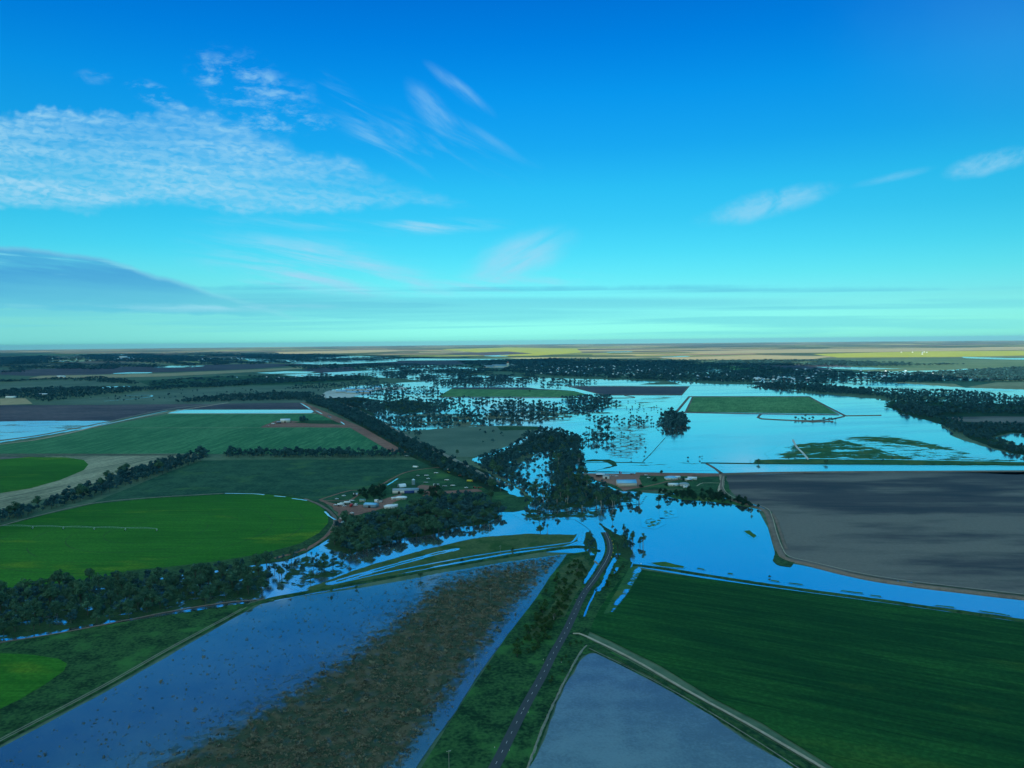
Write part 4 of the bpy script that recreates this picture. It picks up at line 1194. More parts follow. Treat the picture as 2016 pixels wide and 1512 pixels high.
# single trees the photo shows (photo point of the foot, height m, template, wood)
SINGLE = [
    (1064, 1052, 13, 'gum', 'single flat-topped gum at the edge of the creek beyond the olive grass', 1.2), (1078, 1044, 10, 'tall', 'slender gum standing in the creek water, second from the flat-topped gum', .8),
    (1228, 1052, 15, 'tall', 'tall narrow gum by the flooded road bend, standing in blue water', .9), (1245, 1075, 19, 'tall', 'tallest narrow gum beside the flooded road bend', 1.),
    (1266, 1074, 17, 'tall', 'rounded gum at the tip of the bank, nearest the blue pond', 1.1), (1206, 1030, 8, 'gum', 'small gum alone in the water above the flooded road bend', .8),
    (828, 1140, 9, 'gum', 'dark gum standing on the levee above the flooded reed paddock', .9), (652, 1170, 7, 'gum', 'small gum at the left end of the levee by the flooded paddock', .8),
    (910, 1108, 5, 'bush', 'bush on the levee near its middle above the reeds', 1.), (1010, 1086, 5, 'bush', 'bush on the levee near the apex of the reed paddock', 1.),
    (962, 1318, 3.6, 'bush', 'round bush at the edge of the water strip beside the leaning pole', 1.3), (702, 1160, 4, 'bush', 'bush where the levee meets the water channel', 1.),
    (1493, 913, 11, 'gum', 'dark gum on the levee at the left tip of the green island', 1.1), (1626, 914, 11, 'gum', 'dark gum in the middle of the long levee', 1.1),
    (1297, 990, 11, 'garden', 'broad dark tree in the pond below the right farm, leftmost of its row', 1.3), (1314, 982, 12, 'garden', 'round-topped tree in the pond below the right farm', 1.),
    (1480, 1010, 9, 'tall', 'small gum in the pond at the corner of the levee', .9), (1302, 935, 10, 'garden', 'upright dark tree behind the blue-roofed farmhouse', .9),
    (1345, 949, 10, 'garden', 'tall dark cypress-like tree between the farmhouses on the right bank', .6), (1290, 950, 10, 'garden', 'broad tree on the lawn right of the big white shed', 1.2),
    (1262, 962, 8, 'garden', 'round tree at the lower right corner of the big white shed', 1.3), (1312, 958, 7, 'garden', 'low round tree left of the small white cottage', 1.3),
    (747, 990, 9, 'garden', 'round dark tree between the white sheds of the left farm', 1.2), (720, 982, 10, 'garden', 'large dark tree left of the long shed at the left farm', 1.2),
    (1586, 822, 12, 'gum', 'lone tree on the bank beyond the lagoon of the bunded green field', .9), (900, 896, 13, 'gum', 'round tree alone in the grey paddock above the diagonal belt', 1.), (1043, 773, 14, 'gum', 'lone broad tree on the levee of the dark bunded field', 1.2),
    (1515, 1138, 3, 'bush', 'small bush alone in the water strip above the near green field', 1.), (1200, 985, 16, 'tall', 'tall gum at the front of the river wood, its foot in the pond', 1.), (1062, 1032, 11, 'gum', 'broad gum leaning over the still creek pool', 1.2),
]
cand.sort(key=lambda c: -c[6])
allp = np.array([(c[0], c[1]) for c in cand])
qx, qy, _ = PJ(allp)
vis = (qx > -40) & (qx < 2056) & (qy < 1560)
n_in = {'gum_tree': 0, 'bush': 0, 'shade_tree': 0}
LIM = {'gum_tree': 278, 'bush': 285, 'shade_tree': 200}
rest = []
KN = {'gum': 'gum_tree', 'tall': 'gum_tree', 'bush': 'bush', 'garden': 'shade_tree'}


def plant(name, x, y, key, s, wd, label, cat, group, k, rz):
    root = link(name, None, loc=(x, y, .3), rz=rz, label=label, cat=cat, group=group)
    tr, cr, _ = TEMPL[key][k % len(TEMPL[key])]
    a = link('trunk', tr, root)
    b = link('crown', cr, root)
    root.scale = (s * wd, s * wd, s)
    return root


for i, c in enumerate(cand):
    if not vis[i]:
        continue
    x, y, key, s, wd, wood, ap = c
    cat, label, group = WOOD[wood]
    if n_in[KN[key]] < LIM[KN[key]]:
        n_in[KN[key]] += 1
        plant(KN[key], x, y, key, s, wd, label, cat, group, int(rng.integers(99)), rng.uniform(0, 6.28))
    else:
        rest.append(c)
for i, (px, py, H, key, label, wd) in enumerate(SINGLE):
    x, y = P(px, py)
    h0 = {'gum': 15, 'tall': 20, 'bush': 5, 'garden': 9}[key]
    plant(KN[key], x, y, key, H / h0, wd, label, 'bush' if key == 'bush' else 'tree', None, i, i * 1.3)
for i, (px, py) in enumerate([(1136, 1132), (1090, 1225)]):
    x, y = P(px, py)
    o = link('dead_tree', None, loc=(x, y, .4), label=['bare pale dead tree in the olive grass left of the road', 'bare dead tree among the bushes between the reeds and the road'][i], cat='tree')
    link('trunk', dead[i], o)


class Mass:
    def __init__(s):
        s.V, s.T, s.Q, s.tone, s.mi, s.n = [], [], [], [], [], 0
        s.qt, s.tt = [], []

    def add(s, tv, tq, lv, lq, tone, xy, sc, wd, rz, z=.3):
        """place the template at many spots at once"""
        n_ = len(xy)
        if not n_:
            return
        V = np.vstack([tv, lv]) if len(tv) else lv
        nv = len(V)
        ca, sa = np.cos(rz)[:, None], np.sin(rz)[:, None]
        W = np.empty((n_, nv, 3), np.float32)
        a = (sc * wd)[:, None]
        W[:, :, 0] = (V[None, :, 0] * ca - V[None, :, 1] * sa) * a + xy[:, :1]
        W[:, :, 1] = (V[None, :, 0] * sa + V[None, :, 1] * ca) * a + xy[:, 1:]
        W[:, :, 2] = V[None, :, 2] * sc[:, None] + z
        Q = np.vstack([tq, lq + len(tv)]) if len(tv) else lq
        off = s.n + np.arange(n_) * nv
        s.Q.append((Q[None] + off[:, None, None]).reshape(-1, 4))
        tn = np.concatenate([np.full(len(tq) if len(tv) else 0, -1.), tone])
        jitter = rng.uniform(-.42, .42, n_)
        t2 = tn[None] + jitter[:, None] * (tn[None] >= 0)
        s.tone.append(t2.ravel())
        s.mi.append(np.tile((tn < 0).astype(int), n_))
        s.V.append(W.reshape(-1, 3))
        s.n += n_ * nv

    def build(s, name, mats, **kw):
        me = np_mesh(name, np.vstack(s.V), [np.vstack(s.Q)], mats=mats, attrs={'tone': np.clip(np.concatenate(s.tone), 0, 1)}, matidx=np.concatenate(s.mi))
        return link(name, me, **kw)


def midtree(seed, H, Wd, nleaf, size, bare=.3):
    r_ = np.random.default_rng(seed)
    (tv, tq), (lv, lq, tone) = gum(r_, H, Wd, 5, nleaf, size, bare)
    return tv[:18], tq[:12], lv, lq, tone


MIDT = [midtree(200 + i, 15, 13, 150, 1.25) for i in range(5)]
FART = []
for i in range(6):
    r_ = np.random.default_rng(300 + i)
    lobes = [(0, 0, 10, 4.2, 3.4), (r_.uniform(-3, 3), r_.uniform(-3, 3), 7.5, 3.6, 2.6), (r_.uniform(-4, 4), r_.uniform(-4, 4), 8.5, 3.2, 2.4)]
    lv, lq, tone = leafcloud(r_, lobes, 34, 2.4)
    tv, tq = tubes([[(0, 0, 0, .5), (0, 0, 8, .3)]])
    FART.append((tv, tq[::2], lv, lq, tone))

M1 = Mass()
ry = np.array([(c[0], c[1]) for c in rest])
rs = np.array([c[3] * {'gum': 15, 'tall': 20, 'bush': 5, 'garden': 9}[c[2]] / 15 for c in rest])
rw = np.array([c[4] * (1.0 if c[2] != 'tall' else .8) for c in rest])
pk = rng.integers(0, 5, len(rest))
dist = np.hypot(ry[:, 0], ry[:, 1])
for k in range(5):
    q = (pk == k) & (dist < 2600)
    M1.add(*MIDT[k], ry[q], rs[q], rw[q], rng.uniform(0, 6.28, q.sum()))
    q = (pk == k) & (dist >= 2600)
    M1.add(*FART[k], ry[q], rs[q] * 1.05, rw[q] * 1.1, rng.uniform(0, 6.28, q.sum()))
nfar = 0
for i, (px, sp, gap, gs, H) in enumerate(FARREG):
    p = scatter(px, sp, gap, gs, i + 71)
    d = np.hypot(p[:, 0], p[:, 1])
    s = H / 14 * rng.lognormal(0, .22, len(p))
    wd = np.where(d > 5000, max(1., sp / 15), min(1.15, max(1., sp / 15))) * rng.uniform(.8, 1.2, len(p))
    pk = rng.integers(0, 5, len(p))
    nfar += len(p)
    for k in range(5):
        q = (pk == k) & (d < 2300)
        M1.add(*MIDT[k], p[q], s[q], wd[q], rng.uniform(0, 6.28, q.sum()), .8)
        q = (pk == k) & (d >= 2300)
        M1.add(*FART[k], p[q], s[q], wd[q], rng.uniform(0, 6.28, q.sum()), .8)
M1.build('woodland', ['hazy_far_leaf', 'bark'], kind='stuff')

# reed tussocks in the wetland paddock
pt = scatter(WL, 1.8, 0, 60, 5)
qx, qy, _ = PJ(pt)
q2 = np.column_stack([qx, qy])
core = edgedist(q2, RB)
ins = inpoly(q2, RB)
pr = np.where(ins, .26 + core / 90, .30 * np.exp(-core / 75) + .07)
a_ = rng.uniform(0, 6.28, 6)
kk = rng.normal(size=(6, 2)) * (6.28 / 22)
nz = sum(np.sin(pt @ kk[i] + a_[i]) for i in range(6)) / 2.45
pr = pr * np.clip(.75 + nz * .55, .1, 2)
keep = (rng.uniform(0, 1, len(pt)) < np.clip(pr, 0, .8)) & (qx > -60) & (qy < 1545)
pt = pt[keep]
inr = ins[keep]
M2 = Mass()
for k in range(6):
    r_ = np.random.default_rng(500 + k)
    lobes = [(r_.uniform(-.7, .7), r_.uniform(-.7, .7), .3, r_.uniform(.5, .9), .38) for _ in range(3)]
    lv, lq, tone = leafcloud(r_, lobes, 16, .34)
    lv[:, 2] = np.abs(lv[:, 2])
    q = rng.integers(0, 6, len(pt)) == k
    M2.add(np.zeros((0, 3)), np.zeros((0, 4), int), lv, lq, tone, pt[q], rng.lognormal(.1, .38, q.sum()) * np.where(inr[q], rng.uniform(.45, 1.15, q.sum()), rng.uniform(.2, .55, q.sum())), np.full(q.sum(), 1.), rng.uniform(0, 6.28, q.sum()), .5)
M2.build('reeds', ['reed_leaf'], kind='stuff')

# ------------------------------------------------------------------ buildings
def box(x0, x1, y0, y1, z0, z1):
    V = [(x, y, z) for z in (z0, z1) for y in (y0, y1) for x in (x0, x1)]
    Q = [(0, 2, 3, 1), (4, 5, 7, 6), (0, 1, 5, 4), (2, 6, 7, 3), (0, 4, 6, 2), (1, 3, 7, 5)]
    return V, Q


def mb(name, boxes, mat, parent=None, tris=None, **kw):
    V, Q = [], []
    for b in boxes:
        v_, q_ = box(*b) if not isinstance(b, tuple) or len(b) == 6 else b
        Q += [tuple(k + len(V) for k in q) for q in q_]
        V += v_
    return link(name, np_mesh(name, np.array(V, float), [np.array(Q)], mat), parent, **kw)


def gable(w_, l, h, rise, ov=.5, th=.22):
    """two sloping slabs along x; w_ across y"""
    a = w_ / 2 + ov
    L = l / 2 + ov
    zr = h + rise
    ze = h - rise * ov / (w_ / 2)
    V = [(-L, -a, ze), (L, -a, ze), (-L, 0, zr), (L, 0, zr), (-L, a, ze), (L, a, ze)]
    V += [(x, y, z + th) for x, y, z in V]
    Q = [(6, 7, 9, 8), (8, 9, 11, 10), (0, 2, 3, 1), (2, 4, 5, 3), (0, 1, 7, 6), (4, 10, 11, 5), (0, 6, 8, 2), (2, 8, 10, 4), (1, 3, 9, 7), (3, 5, 11, 9)]
    return V, Q


def hip(w_, l, h, rise, ov=.6):
    a, L = w_ / 2 + ov, l / 2 + ov
    k = max(L - a, .3)
    V = [(-L, -a, h), (L, -a, h), (L, a, h), (-L, a, h), (-k, 0, h + rise), (k, 0, h + rise), (-L, -a, h - .2), (L, -a, h - .2), (L, a, h - .2), (-L, a, h - .2)]
    return V, [(0, 1, 5, 4), (2, 3, 4, 5), (6, 9, 8, 7), (0, 6, 7, 1), (1, 7, 8, 2), (2, 8, 9, 3), (3, 9, 6, 0)], [(1, 2, 5), (3, 0, 4)]


def arch(w_, l, h, n_=9):
    V, Q = [], []
    for i in range(n_ + 1):
        a = math.pi * i / n_
        for x in (-l / 2, l / 2):
            V.append((x, -math.cos(a) * w_ / 2, math.sin(a) * h))
    for i in range(n_):
        Q.append((2 * i, 2 * i + 1, 2 * i + 3, 2 * i + 2))
    return V, Q


def building(px, py, w_, l, h, rz, roofm, wallm, kind, name, label, rise=None, doors=1, wins=2, z=.9, open_=False, cat='shed', group=None):
    x, y = P(px, py)
    rise = rise if rise is not None else w_ * .16
    root = link(name, None, loc=(x, y, z), rz=R(rz), label=label, cat=cat, group=group)
    t_ = .18
    if kind == 'arch':
        V, Q = arch(w_, l, h)
        link('roof', np_mesh('roof', np.array(V), [np.array(Q)], roofm), root)
        mb('wall', [(l / 2 - .4, l / 2 - .2, -w_ * .46, w_ * .46, 0, h * .45)], wallm, root)
        return root
    walls = [(-l / 2, -l / 2 + t_, -w_ / 2, w_ / 2, 0, h), (l / 2 - t_, l / 2, -w_ / 2, w_ / 2, 0, h), (-l / 2 + t_, l / 2 - t_, w_ / 2 - t_, w_ / 2, 0, h)]
    if not open_:
        walls.append((-l / 2 + t_, l / 2 - t_, -w_ / 2, -w_ / 2 + t_, 0, h))
    else:
        for k in range(5):
            q = -l / 2 + t_ + (l - 2 * t_) * k / 4 * .98
            walls.append((q + .05, q + .35, -w_ / 2, -w_ / 2 + .3, 0, h))
    V, Q, T = [], [], []
    for b in walls:
        v_, q_ = box(*b)
        Q += [tuple(k + len(V) for k in q) for q in q_]
        V += v_
    if kind == 'gable':
        for sx in (-l / 2 + .02, l / 2 - .02):
            n0 = len(V)
            V += [(sx, -w_ / 2, h), (sx, w_ / 2, h), (sx, 0, h + rise)]
            T.append((n0, n0 + 1, n0 + 2))
        rv, rq = gable(w_, l, h, rise)
        rt = []
    elif kind == 'hip':
        rv, rq, rt = hip(w_, l, h, rise)
    else:
        rv, rq = gable(w_ * 1.0, l, h, rise * .01, .3, .25)
        rv = [(a, b, c + (b + w_ / 2) / w_ * rise) for a, b, c in rv]
        rt = []
    fs = [np.array(Q)] + ([np.array(T)] if T else [])
    link('wall', np_mesh('wall', np.array(V, float), fs, wallm), root)
    link('roof', np_mesh('roof', np.array(rv, float), [np.array(rq)] + ([np.array(rt)] if rt else []), roofm), root)
    for k in range(doors):
        q = -l / 2 + l * (k + .5) / max(doors, 1)
        big = h > 4
        mb('door', [(q - (2 if big else .45), q + (2 if big else .45), -w_ / 2 - .04, -w_ / 2 + .02, .02, h * .75 if big else 2.05)], 'shed_dark' if big else 'green_roof', root)
    for k in range(wins):
        q = -l / 2 + l * (k + .5) / wins + (1.4 if doors else 0)
        if q + .7 < l / 2:
            f = mb('window', [(q - .65, q + .65, -w_ / 2 - .06, -w_ / 2 + .02, .95, 2.0)], 'white_paint', root)
            mb('pane', [(q - .55, q + .55, -w_ / 2 - .09, -w_ / 2 - .06, 1.05, 1.9)], 'dark_glass', f)
    return root


# right farm
Bd = building
Bd(1233, 957.5, 20, 34, 6.5, 0, 'blue_roof', 'cream_wall', 'gable', 'farm_shed', 'largest shed of the right farm, cream walls under a long bright blue roof', z=1.3, doors=0, wins=0, rise=4.2)
Bd(1193, 943, 12, 12, 5, -4, 'grey_roof', 'white_wall', 'gable', 'farm_shed', 'small white-walled shed at the left end of the right farm', z=1.3, doors=1, wins=0)
Bd(1182, 939, 10, 16, 4, -4, 'light_roof', 'shed_dark', 'flat', 'machinery_shed', 'open-fronted dark machinery shed beside the small white-walled shed', z=1.3, doors=0, wins=0, open_=True)
Bd(1321, 944.5, 13, 22, 3.2, 6, 'blue_roof', 'white_wall', 'hip', 'farmhouse', 'farmhouse with a blue hipped roof behind the dark garden trees', z=1.3, wins=4, cat='house', rise=3)
Bd(1333, 943, 9, 10, 3, 6, 'light_roof', 'cream_wall', 'gable', 'garage', 'low pale garage joined to the right end of the blue-roofed farmhouse', z=1.3, wins=1, cat='garage')
Bd(1325, 957.5, 10, 17, 3.0, 0, 'light_roof', 'white_wall', 'gable', 'cottage', 'long low white cottage on the lawn in front of the blue-roofed farmhouse', z=1.3, wins=3, cat='house')
Bd(1347, 957.5, 10, 16, 3.4, 0, 'grey_roof', 'white_wall', 'hip', 'cottage', 'white cottage with a grey hipped roof right of the long low cottage', z=1.3, wins=3, cat='house', rise=2.6)
Bd(1349, 961.5, 5, 7, 2.4, 0, 'light_roof', 'white_wall', 'gable', 'garden_shed', 'little white garden shed in front of the grey-hipped cottage', z=1.3, wins=0)
Bd(1363, 945, 10, 16, 3.2, -14, 'light_roof', 'white_wall', 'gable', 'farmhouse', 'white gabled house rightmost of the right farm buildings', z=1.3, wins=3, cat='house')
Bd(1356, 948, 7, 12, 3, 20, 'light_roof', 'cream_wall', 'flat', 'carport', 'flat pale carport in front of the rightmost white house', z=1.3, doors=0, wins=0, open_=True)
# left farm
Bd(799, 970.5, 15, 44, 5, 3, 'grey_roof', 'white_wall', 'gable', 'farm_shed', 'longest shed of the left farm, white wall under a grey-blue roof', z=.9, doors=2, wins=0)
Bd(806.5, 971, 13, 17, 4, 3, 'dark_blue_wall', 'dark_blue_wall', 'gable', 'fuel_shed', 'dark blue lean-to at the right end of the longest shed', z=.9, doors=0, wins=0, rise=1.0)
Bd(791, 959, 11, 13, 5.2, 30, 'light_roof', 'shed_dark', 'arch', 'arched_shed', 'pale arched hangar shed behind the longest shed', z=.9)
Bd(731, 999, 15, 20, 5, -14, 'blue_roof', 'grey_roof', 'gable', 'farm_shed', 'blue-roofed shed nearest the red dirt yard', z=.9, doors=1, wins=0, rise=1.6)
Bd(745, 989.5, 6, 12, 3.4, 3, 'light_roof', 'white_wall', 'gable', 'white_shed', 'small bright white shed behind the blue-roofed shed', z=.9, doors=1, wins=0)
Bd(768, 1001, 10, 18, 3.2, 18, 'light_roof', 'white_wall', 'hip', 'farmhouse', 'white farmhouse with a pale hipped roof beside the dense wood', z=.9, wins=4, cat='house', rise=2.6)
Bd(777, 999, 7, 9, 3.2, 18, 'white_wall', 'white_wall', 'gable', 'farmhouse_wing', 'tall white annex on the right end of the hipped farmhouse', z=.9, wins=1, cat='annex')
Bd(790, 984, 9, 18, 3.4, 8, 'light_roof', 'cream_wall', 'hip', 'farmhouse', 'cream house with a pale roof on the green lawn below the longest shed', z=.9, wins=4, cat='house', rise=2.2)
Bd(775, 984, 5, 7, 2.6, 8, 'light_roof', 'white_wall', 'gable', 'garden_shed', 'little white shed left of the cream house', z=.9, wins=0)
Bd(714, 988, 6, 9, 2.8, -5, 'green_roof', 'cream_wall', 'gable', 'small_shed', 'small green-roofed shed above the parked vehicles', z=.9, wins=0)
Bd(700, 976, 4, 7, 2.6, 10, 'light_roof', 'white_wall', 'flat', 'small_shed', 'tiny white shed at the end of the upper red track', z=.9, wins=0, doors=1)
# far left farmstead
Bd(562, 832, 26, 30, 8, 10, 'light_roof', 'cream_wall', 'gable', 'farm_shed', 'pale shed alone in the wide green field beside a clump of trees', z=.9, doors=1, wins=0)
Bd(549, 834, 10, 14, 4, 0, 'grey_roof', 'shed_dark', 'flat', 'machinery_shed', 'low dark shed left of the pale shed in the wide green field', z=.9, doors=0, wins=0, open_=True)
Bd(22, 784, 18, 46, 7, 0, 'white_wall', 'white_wall', 'gable', 'farm_shed', 'long white shed at the far left edge in front of the dark woods', z=.9, doors=0, wins=0)
Bd(85, 779.5, 14, 40, 5, 0, 'light_roof', 'white_wall', 'gable', 'farm_shed', 'low pale roof half hidden inside the far left woods', z=6, doors=0, wins=0)
Bd(120, 743, 30, 60, 9, 0, 'white_wall', 'white_wall', 'gable', 'farm_shed', 'pale shed beyond the tan strip on the far left', z=.9, doors=0, wins=0)
# sheds on the white pan beyond the belt
for i, (px, py, l) in enumerate([(672, 773, 55), (694, 775, 60), (719, 774, 60), (690, 768.5, 50), (712, 768, 44), (730, 769.5, 36), (745, 765, 40)]):
    Bd(px, py, 26, l, 6, 0, 'blue_roof', 'cream_wall', 'gable', 'pen_shed', 'long blue shed on the white pan beyond the diagonal belt', z=1.4, doors=0, wins=0, rise=4, group='blue sheds on the white pan')
# grain store and mill on the skyline side of the town
Bd(985, 723, 70, 170, 12, 8, 'grey_roof', 'cream_wall', 'gable', 'grain_shed', 'very long pale grain shed among the dark trees of the distant town', z=1, doors=0, wins=0, rise=16, cat='grain shed')
Bd(962, 724, 50, 90, 9, 8, 'grey_roof', 'cream_wall', 'gable', 'grain_shed', 'lower pale shed left of the very long grain shed', z=1, doors=0, wins=0, rise=14, cat='grain shed')
x, y = P(1000, 723)
t_ = link('grain_tower', None, loc=(x, y, 1), label='square pale grain tower with a peaked head at the end of the grain shed', cat='tower')
mb('tower_body', [(-11, 11, -11, 11, 0, 42)], 'cream_wall', t_)
rv, rq, rt = hip(22, 22, 42, 22, .5)
link('roof', np_mesh('roof', np.array(rv), [np.array(rq), np.array(rt)], 'rust'), t_)
# silo
x, y = P(814, 955)
t_ = link('silo', None, loc=(x, y, .9), label='tall round grey silo with a conical top between the farm sheds', cat='silo')
V, Q, T = [], [], []
for z_, r_ in ((0, 3), (9, 3)):
    V += [(r_ * math.cos(k * math.pi / 9), r_ * math.sin(k * math.pi / 9), z_) for k in range(18)]
Q = [(k, (k + 1) % 18, 18 + (k + 1) % 18, 18 + k) for k in range(18)]
link('barrel', np_mesh('barrel', np.array(V), [np.array(Q)], 'grey_roof'), t_)
V = [(3.2 * math.cos(k * math.pi / 9), 3.2 * math.sin(k * math.pi / 9), 9) for k in range(18)] + [(0, 0, 11)]
link('cone_roof', np_mesh('cone_roof', np.array(V), [np.array([(k, (k + 1) % 18, 18) for k in range(18)])], 'light_roof'), t_)
mb('ladder', [(-.3, -.22, -3.2, -3.05, 0, 9), (.22, .3, -3.2, -3.05, 0, 9)] + [(-.22, .22, -3.16, -3.08, k * .6, k * .6 + .06) for k in range(1, 15)], 'steel', t_)

# town houses: one house mesh, its roof a part; each house a thing of its own
hsrc = []
for i, (rm, wm) in enumerate((('light_roof', 'white_wall'), ('grey_roof', 'cream_wall'), ('white_wall', 'white_wall'), ('blue_roof', 'white_wall'))):
    rv, rq, rt = hip(13, 20, 4, 4.5)
    roof_me = np_mesh('roof', np.array(rv), [np.array(rq), np.array(rt)], rm)
    V, Q = box(-10, 10, -6.5, 6.5, 0, 4)
    hsrc.append((np_mesh('wall', np.array(V, float), [np.array(Q)], wm), roof_me))
r_ = np.random.default_rng(3)
TOWN = [([(1030, 722), (1120, 718), (1300, 722), (1330, 735), (1300, 744), (1150, 742), (1040, 736)], 95, 1.5, 'pale-roofed house among the dark trees of the distant town', 'houses of the distant town'),
        ([(1330, 735), (1480, 738), (1520, 748), (1400, 752), (1320, 748)], 22, 1.3, 'pale-roofed house on the near edge of the distant town beside the flood', 'houses at the flooded edge of the town'),
        ([(1480, 745), (1600, 742), (1610, 748), (1490, 752)], 26, 1.6, 'white roof in the bright cluster right of the distant town', 'white roofs right of the town'),
        ([(1560, 728), (1800, 732), (1900, 742), (1700, 748), (1580, 740)], 30, 1.4, 'pale roof scattered in the woods at the right', 'roofs in the right woods'),
        ([(380, 705), (470, 703), (490, 710), (390, 712)], 22, 2.2, 'white roof of the settlement on the far left plain', 'roofs on the far left plain'),
        ([(220, 703), (260, 702), (265, 710), (225, 711)], 9, 2.6, 'white roof beside the tall white works on the far left', 'roofs by the far works'),
        ([(100, 705), (200, 703), (200, 712), (110, 713)], 14, 2.2, 'tiny pale roof at the far left edge of the plain', 'roofs at the far left edge'),
        ([(440, 745), (700, 738), (690, 750), (520, 752)], 12, 1.2, 'farm roof scattered over the green country left of the flood', 'farm roofs left of the flood'),
        ([(1770, 694), (1830, 694), (1840, 699), (1780, 699)], 7, 1.9, 'farm roof in the yellow sunlit fields at the right', 'farm roofs in the sunlit fields')]
for poly_, n_, sc, label, group in TOWN:
    W = np.array([P(*q) for q in poly_])
    got = 0
    while got < n_:
        q = r_.uniform(W.min(0), W.max(0))
        if not inpoly(q[None], W)[0]:
            continue
        k = int(r_.choice(4, p=[.4, .25, .25, .1]))
        o = link('house', hsrc[k][0], loc=(q[0], q[1], 5.), rz=r_.choice([0, math.pi / 2]) + .1, label=label, cat='house', group=group)
        o.scale = (sc * .58, sc * .58, sc * .8)
        link('roof', hsrc[k][1], o)
        got += 1
x, y = P(243, 706)
t_ = link('mill', None, loc=(x, y, 1), label='tall white works building standing over the far left plain', cat='mill')
mb('wall', [(-60, 60, -30, 30, 0, 45), (65, 110, -20, 20, 0, 25)], 'white_wall', t_)
mb('roof', [(-61, 61, -31, 31, 45.01, 47), (64, 111, -21, 21, 25.01, 27)], 'light_roof', t_)


# ------------------------------------------------------------------ vehicles and machinery
def wheel(r__, w_):
    V, Q = [], []
    for s_ in (-w_ / 2, w_ / 2):
        V += [(r__ * math.cos(k * math.pi / 6), s_, r__ * math.sin(k * math.pi / 6)) for k in range(12)]
    Q = [(k, (k + 1) % 12, 12 + (k + 1) % 12, 12 + k) for k in range(12)]
    V += [(0, -w_ / 2, 0), (0, w_ / 2, 0)]
    T = [((k + 1) % 12, k, 24) for k in range(12)] + [(12 + k, 12 + (k + 1) % 12, 25) for k in range(12)]
    return np_mesh('wheel', np.array(V, float), [np.array(Q), np.array(T)], 'tyre')


WH, WHB = wheel(.36, .24), wheel(.8, .45)


def taper(x0, x1, y, z0, z1, f0=.0, r0=.0, ins=.12):
    """cab-like block: front and rear slope by f0 / r0"""
    V = [(x0, -y, z0), (x1, -y, z0), (x1, y, z0), (x0, y, z0), (x0 + r0, -y + ins, z1), (x1 - f0, -y + ins, z1), (x1 - f0, y - ins, z1), (x0 + r0, y - ins, z1)]
    return V, [(0, 3, 2, 1), (4, 5, 6, 7), (0, 1, 5, 4), (1, 2, 6, 5), (2, 3, 7, 6), (3, 0, 4, 7)]


def join(parts):
    V, Q = [], []
    for v_, q_ in parts:
        Q += [tuple(k + len(V) for k in q) for q in q_]
        V += v_
    return np.array(V, float), [np.array(Q)]


VM = {}


def vmesh(kind, paint):
    if (kind, paint) in VM:
        return VM[(kind, paint)]
    if kind == 'car':
        b = [taper(-2.2, 2.25, .88, .3, .82, .12, .1, .05), taper(-1.5, .9, .82, .82, 1.42, .55, .35)]
        g = [taper(-1.3, .75, .835, .88, 1.32, .5, .32, .1)]
        wh = [(-1.35, 1.4)]
        out = (np_mesh('body', *join(b), paint), np_mesh('window', *join(g), 'dark_glass'), [(x, s_ * .8, .36, WH) for x in (-1.35, 1.4) for s_ in (-1, 1)])
    elif kind == 'ute':
        b = [taper(-2.5, 2.5, .9, .4, .9, .1, 0, .03), taper(-.3, 1.4, .84, .9, 1.65, .6, .1), (box(-2.5, -.4, -.9, -.84, .9, 1.2)), (box(-2.5, -.4, .84, .9, .9, 1.2))]
        g = [taper(-.2, 1.25, .855, .98, 1.52, .55, .1, .1)]
        out = (np_mesh('body', *join(b), paint), np_mesh('window', *join(g), 'dark_glass'), [(x, s_ * .82, .36, WH) for x in (-1.6, 1.6) for s_ in (-1, 1)])
    elif kind == 'truck':
        b = [box(-4.2, 3.9, -.5, .5, .7, 1.), taper(2.2, 4.2, 1.15, 1.0, 3.0, .3, .0), box(-4.2, 2.0, -1.2, 1.2, 1.05, 3.1)]
        g = [taper(2.9, 4.12, 1.165, 1.95, 2.7, .15, .0, .03)]
        out = (np_mesh('body', *join(b), paint), np_mesh('window', *join(g), 'dark_glass'), [(x, s_ * 1.05, .5, WHB) for x in (-2.8, 3.1) for s_ in (-1, 1)])
    elif kind == 'tractor':
        b = [taper(-.2, 2.4, .42, .8, 1.6, .1, 0, .04), taper(-1.5, .1, .75, .9, 2.6, .1, .1, .1)]
        g = [taper(-1.4, .05, .765, 1.5, 2.4, .08, .08, .08)]
        out = (np_mesh('body', *join(b), paint), np_mesh('window', *join(g), 'dark_glass'), [(-.9, -.95, .8, WHB), (-.9, .95, .8, WHB), (1.9, -.75, .36, WH), (1.9, .75, .36, WH)])
    else:   # trailer / field implement
        b = [box(-3.4, 2.6, -1.15, 1.15, .75, .95), box(-3.4, -3.3, -1.15, 1.15, .95, 1.6), box(2.5, 2.6, -1.15, 1.15, .95, 1.6), box(2.6, 4.4, -.08, .08, .7, .85), box(-3.3, 2.5, -1.15, -1.05, .95, 1.5), box(-3.3, 2.5, 1.05, 1.15, .95, 1.5)]
        out = (np_mesh('body', *join(b), paint), None, [(x, s_ * 1.0, .4, WHB) for x in (-1.6,) for s_ in (-1, 1)])
    VM[(kind, paint)] = out
    return out


def vehicle(kind, px, py, rz, paint, label, z=.95, sc=1.15):
    x, y = P(px, py)
    nm = {'car': 'parked_car', 'ute': 'pickup', 'truck': 'truck', 'tractor': 'tractor', 'trailer': 'farm_trailer'}[kind]
    root = link(nm, None, loc=(x, y, z), rz=R(rz), label=label, cat={'ute': 'pickup'}.get(kind, kind))
    root.scale = (sc, sc, sc)
    b, g, wh = vmesh(kind, paint)
    link('body', b, root)
    if g:
        link('window', g, root)
    for x_, y_, z_, me in wh:
        link('wheel', me, root, loc=(x_, y_, z_))
    return root


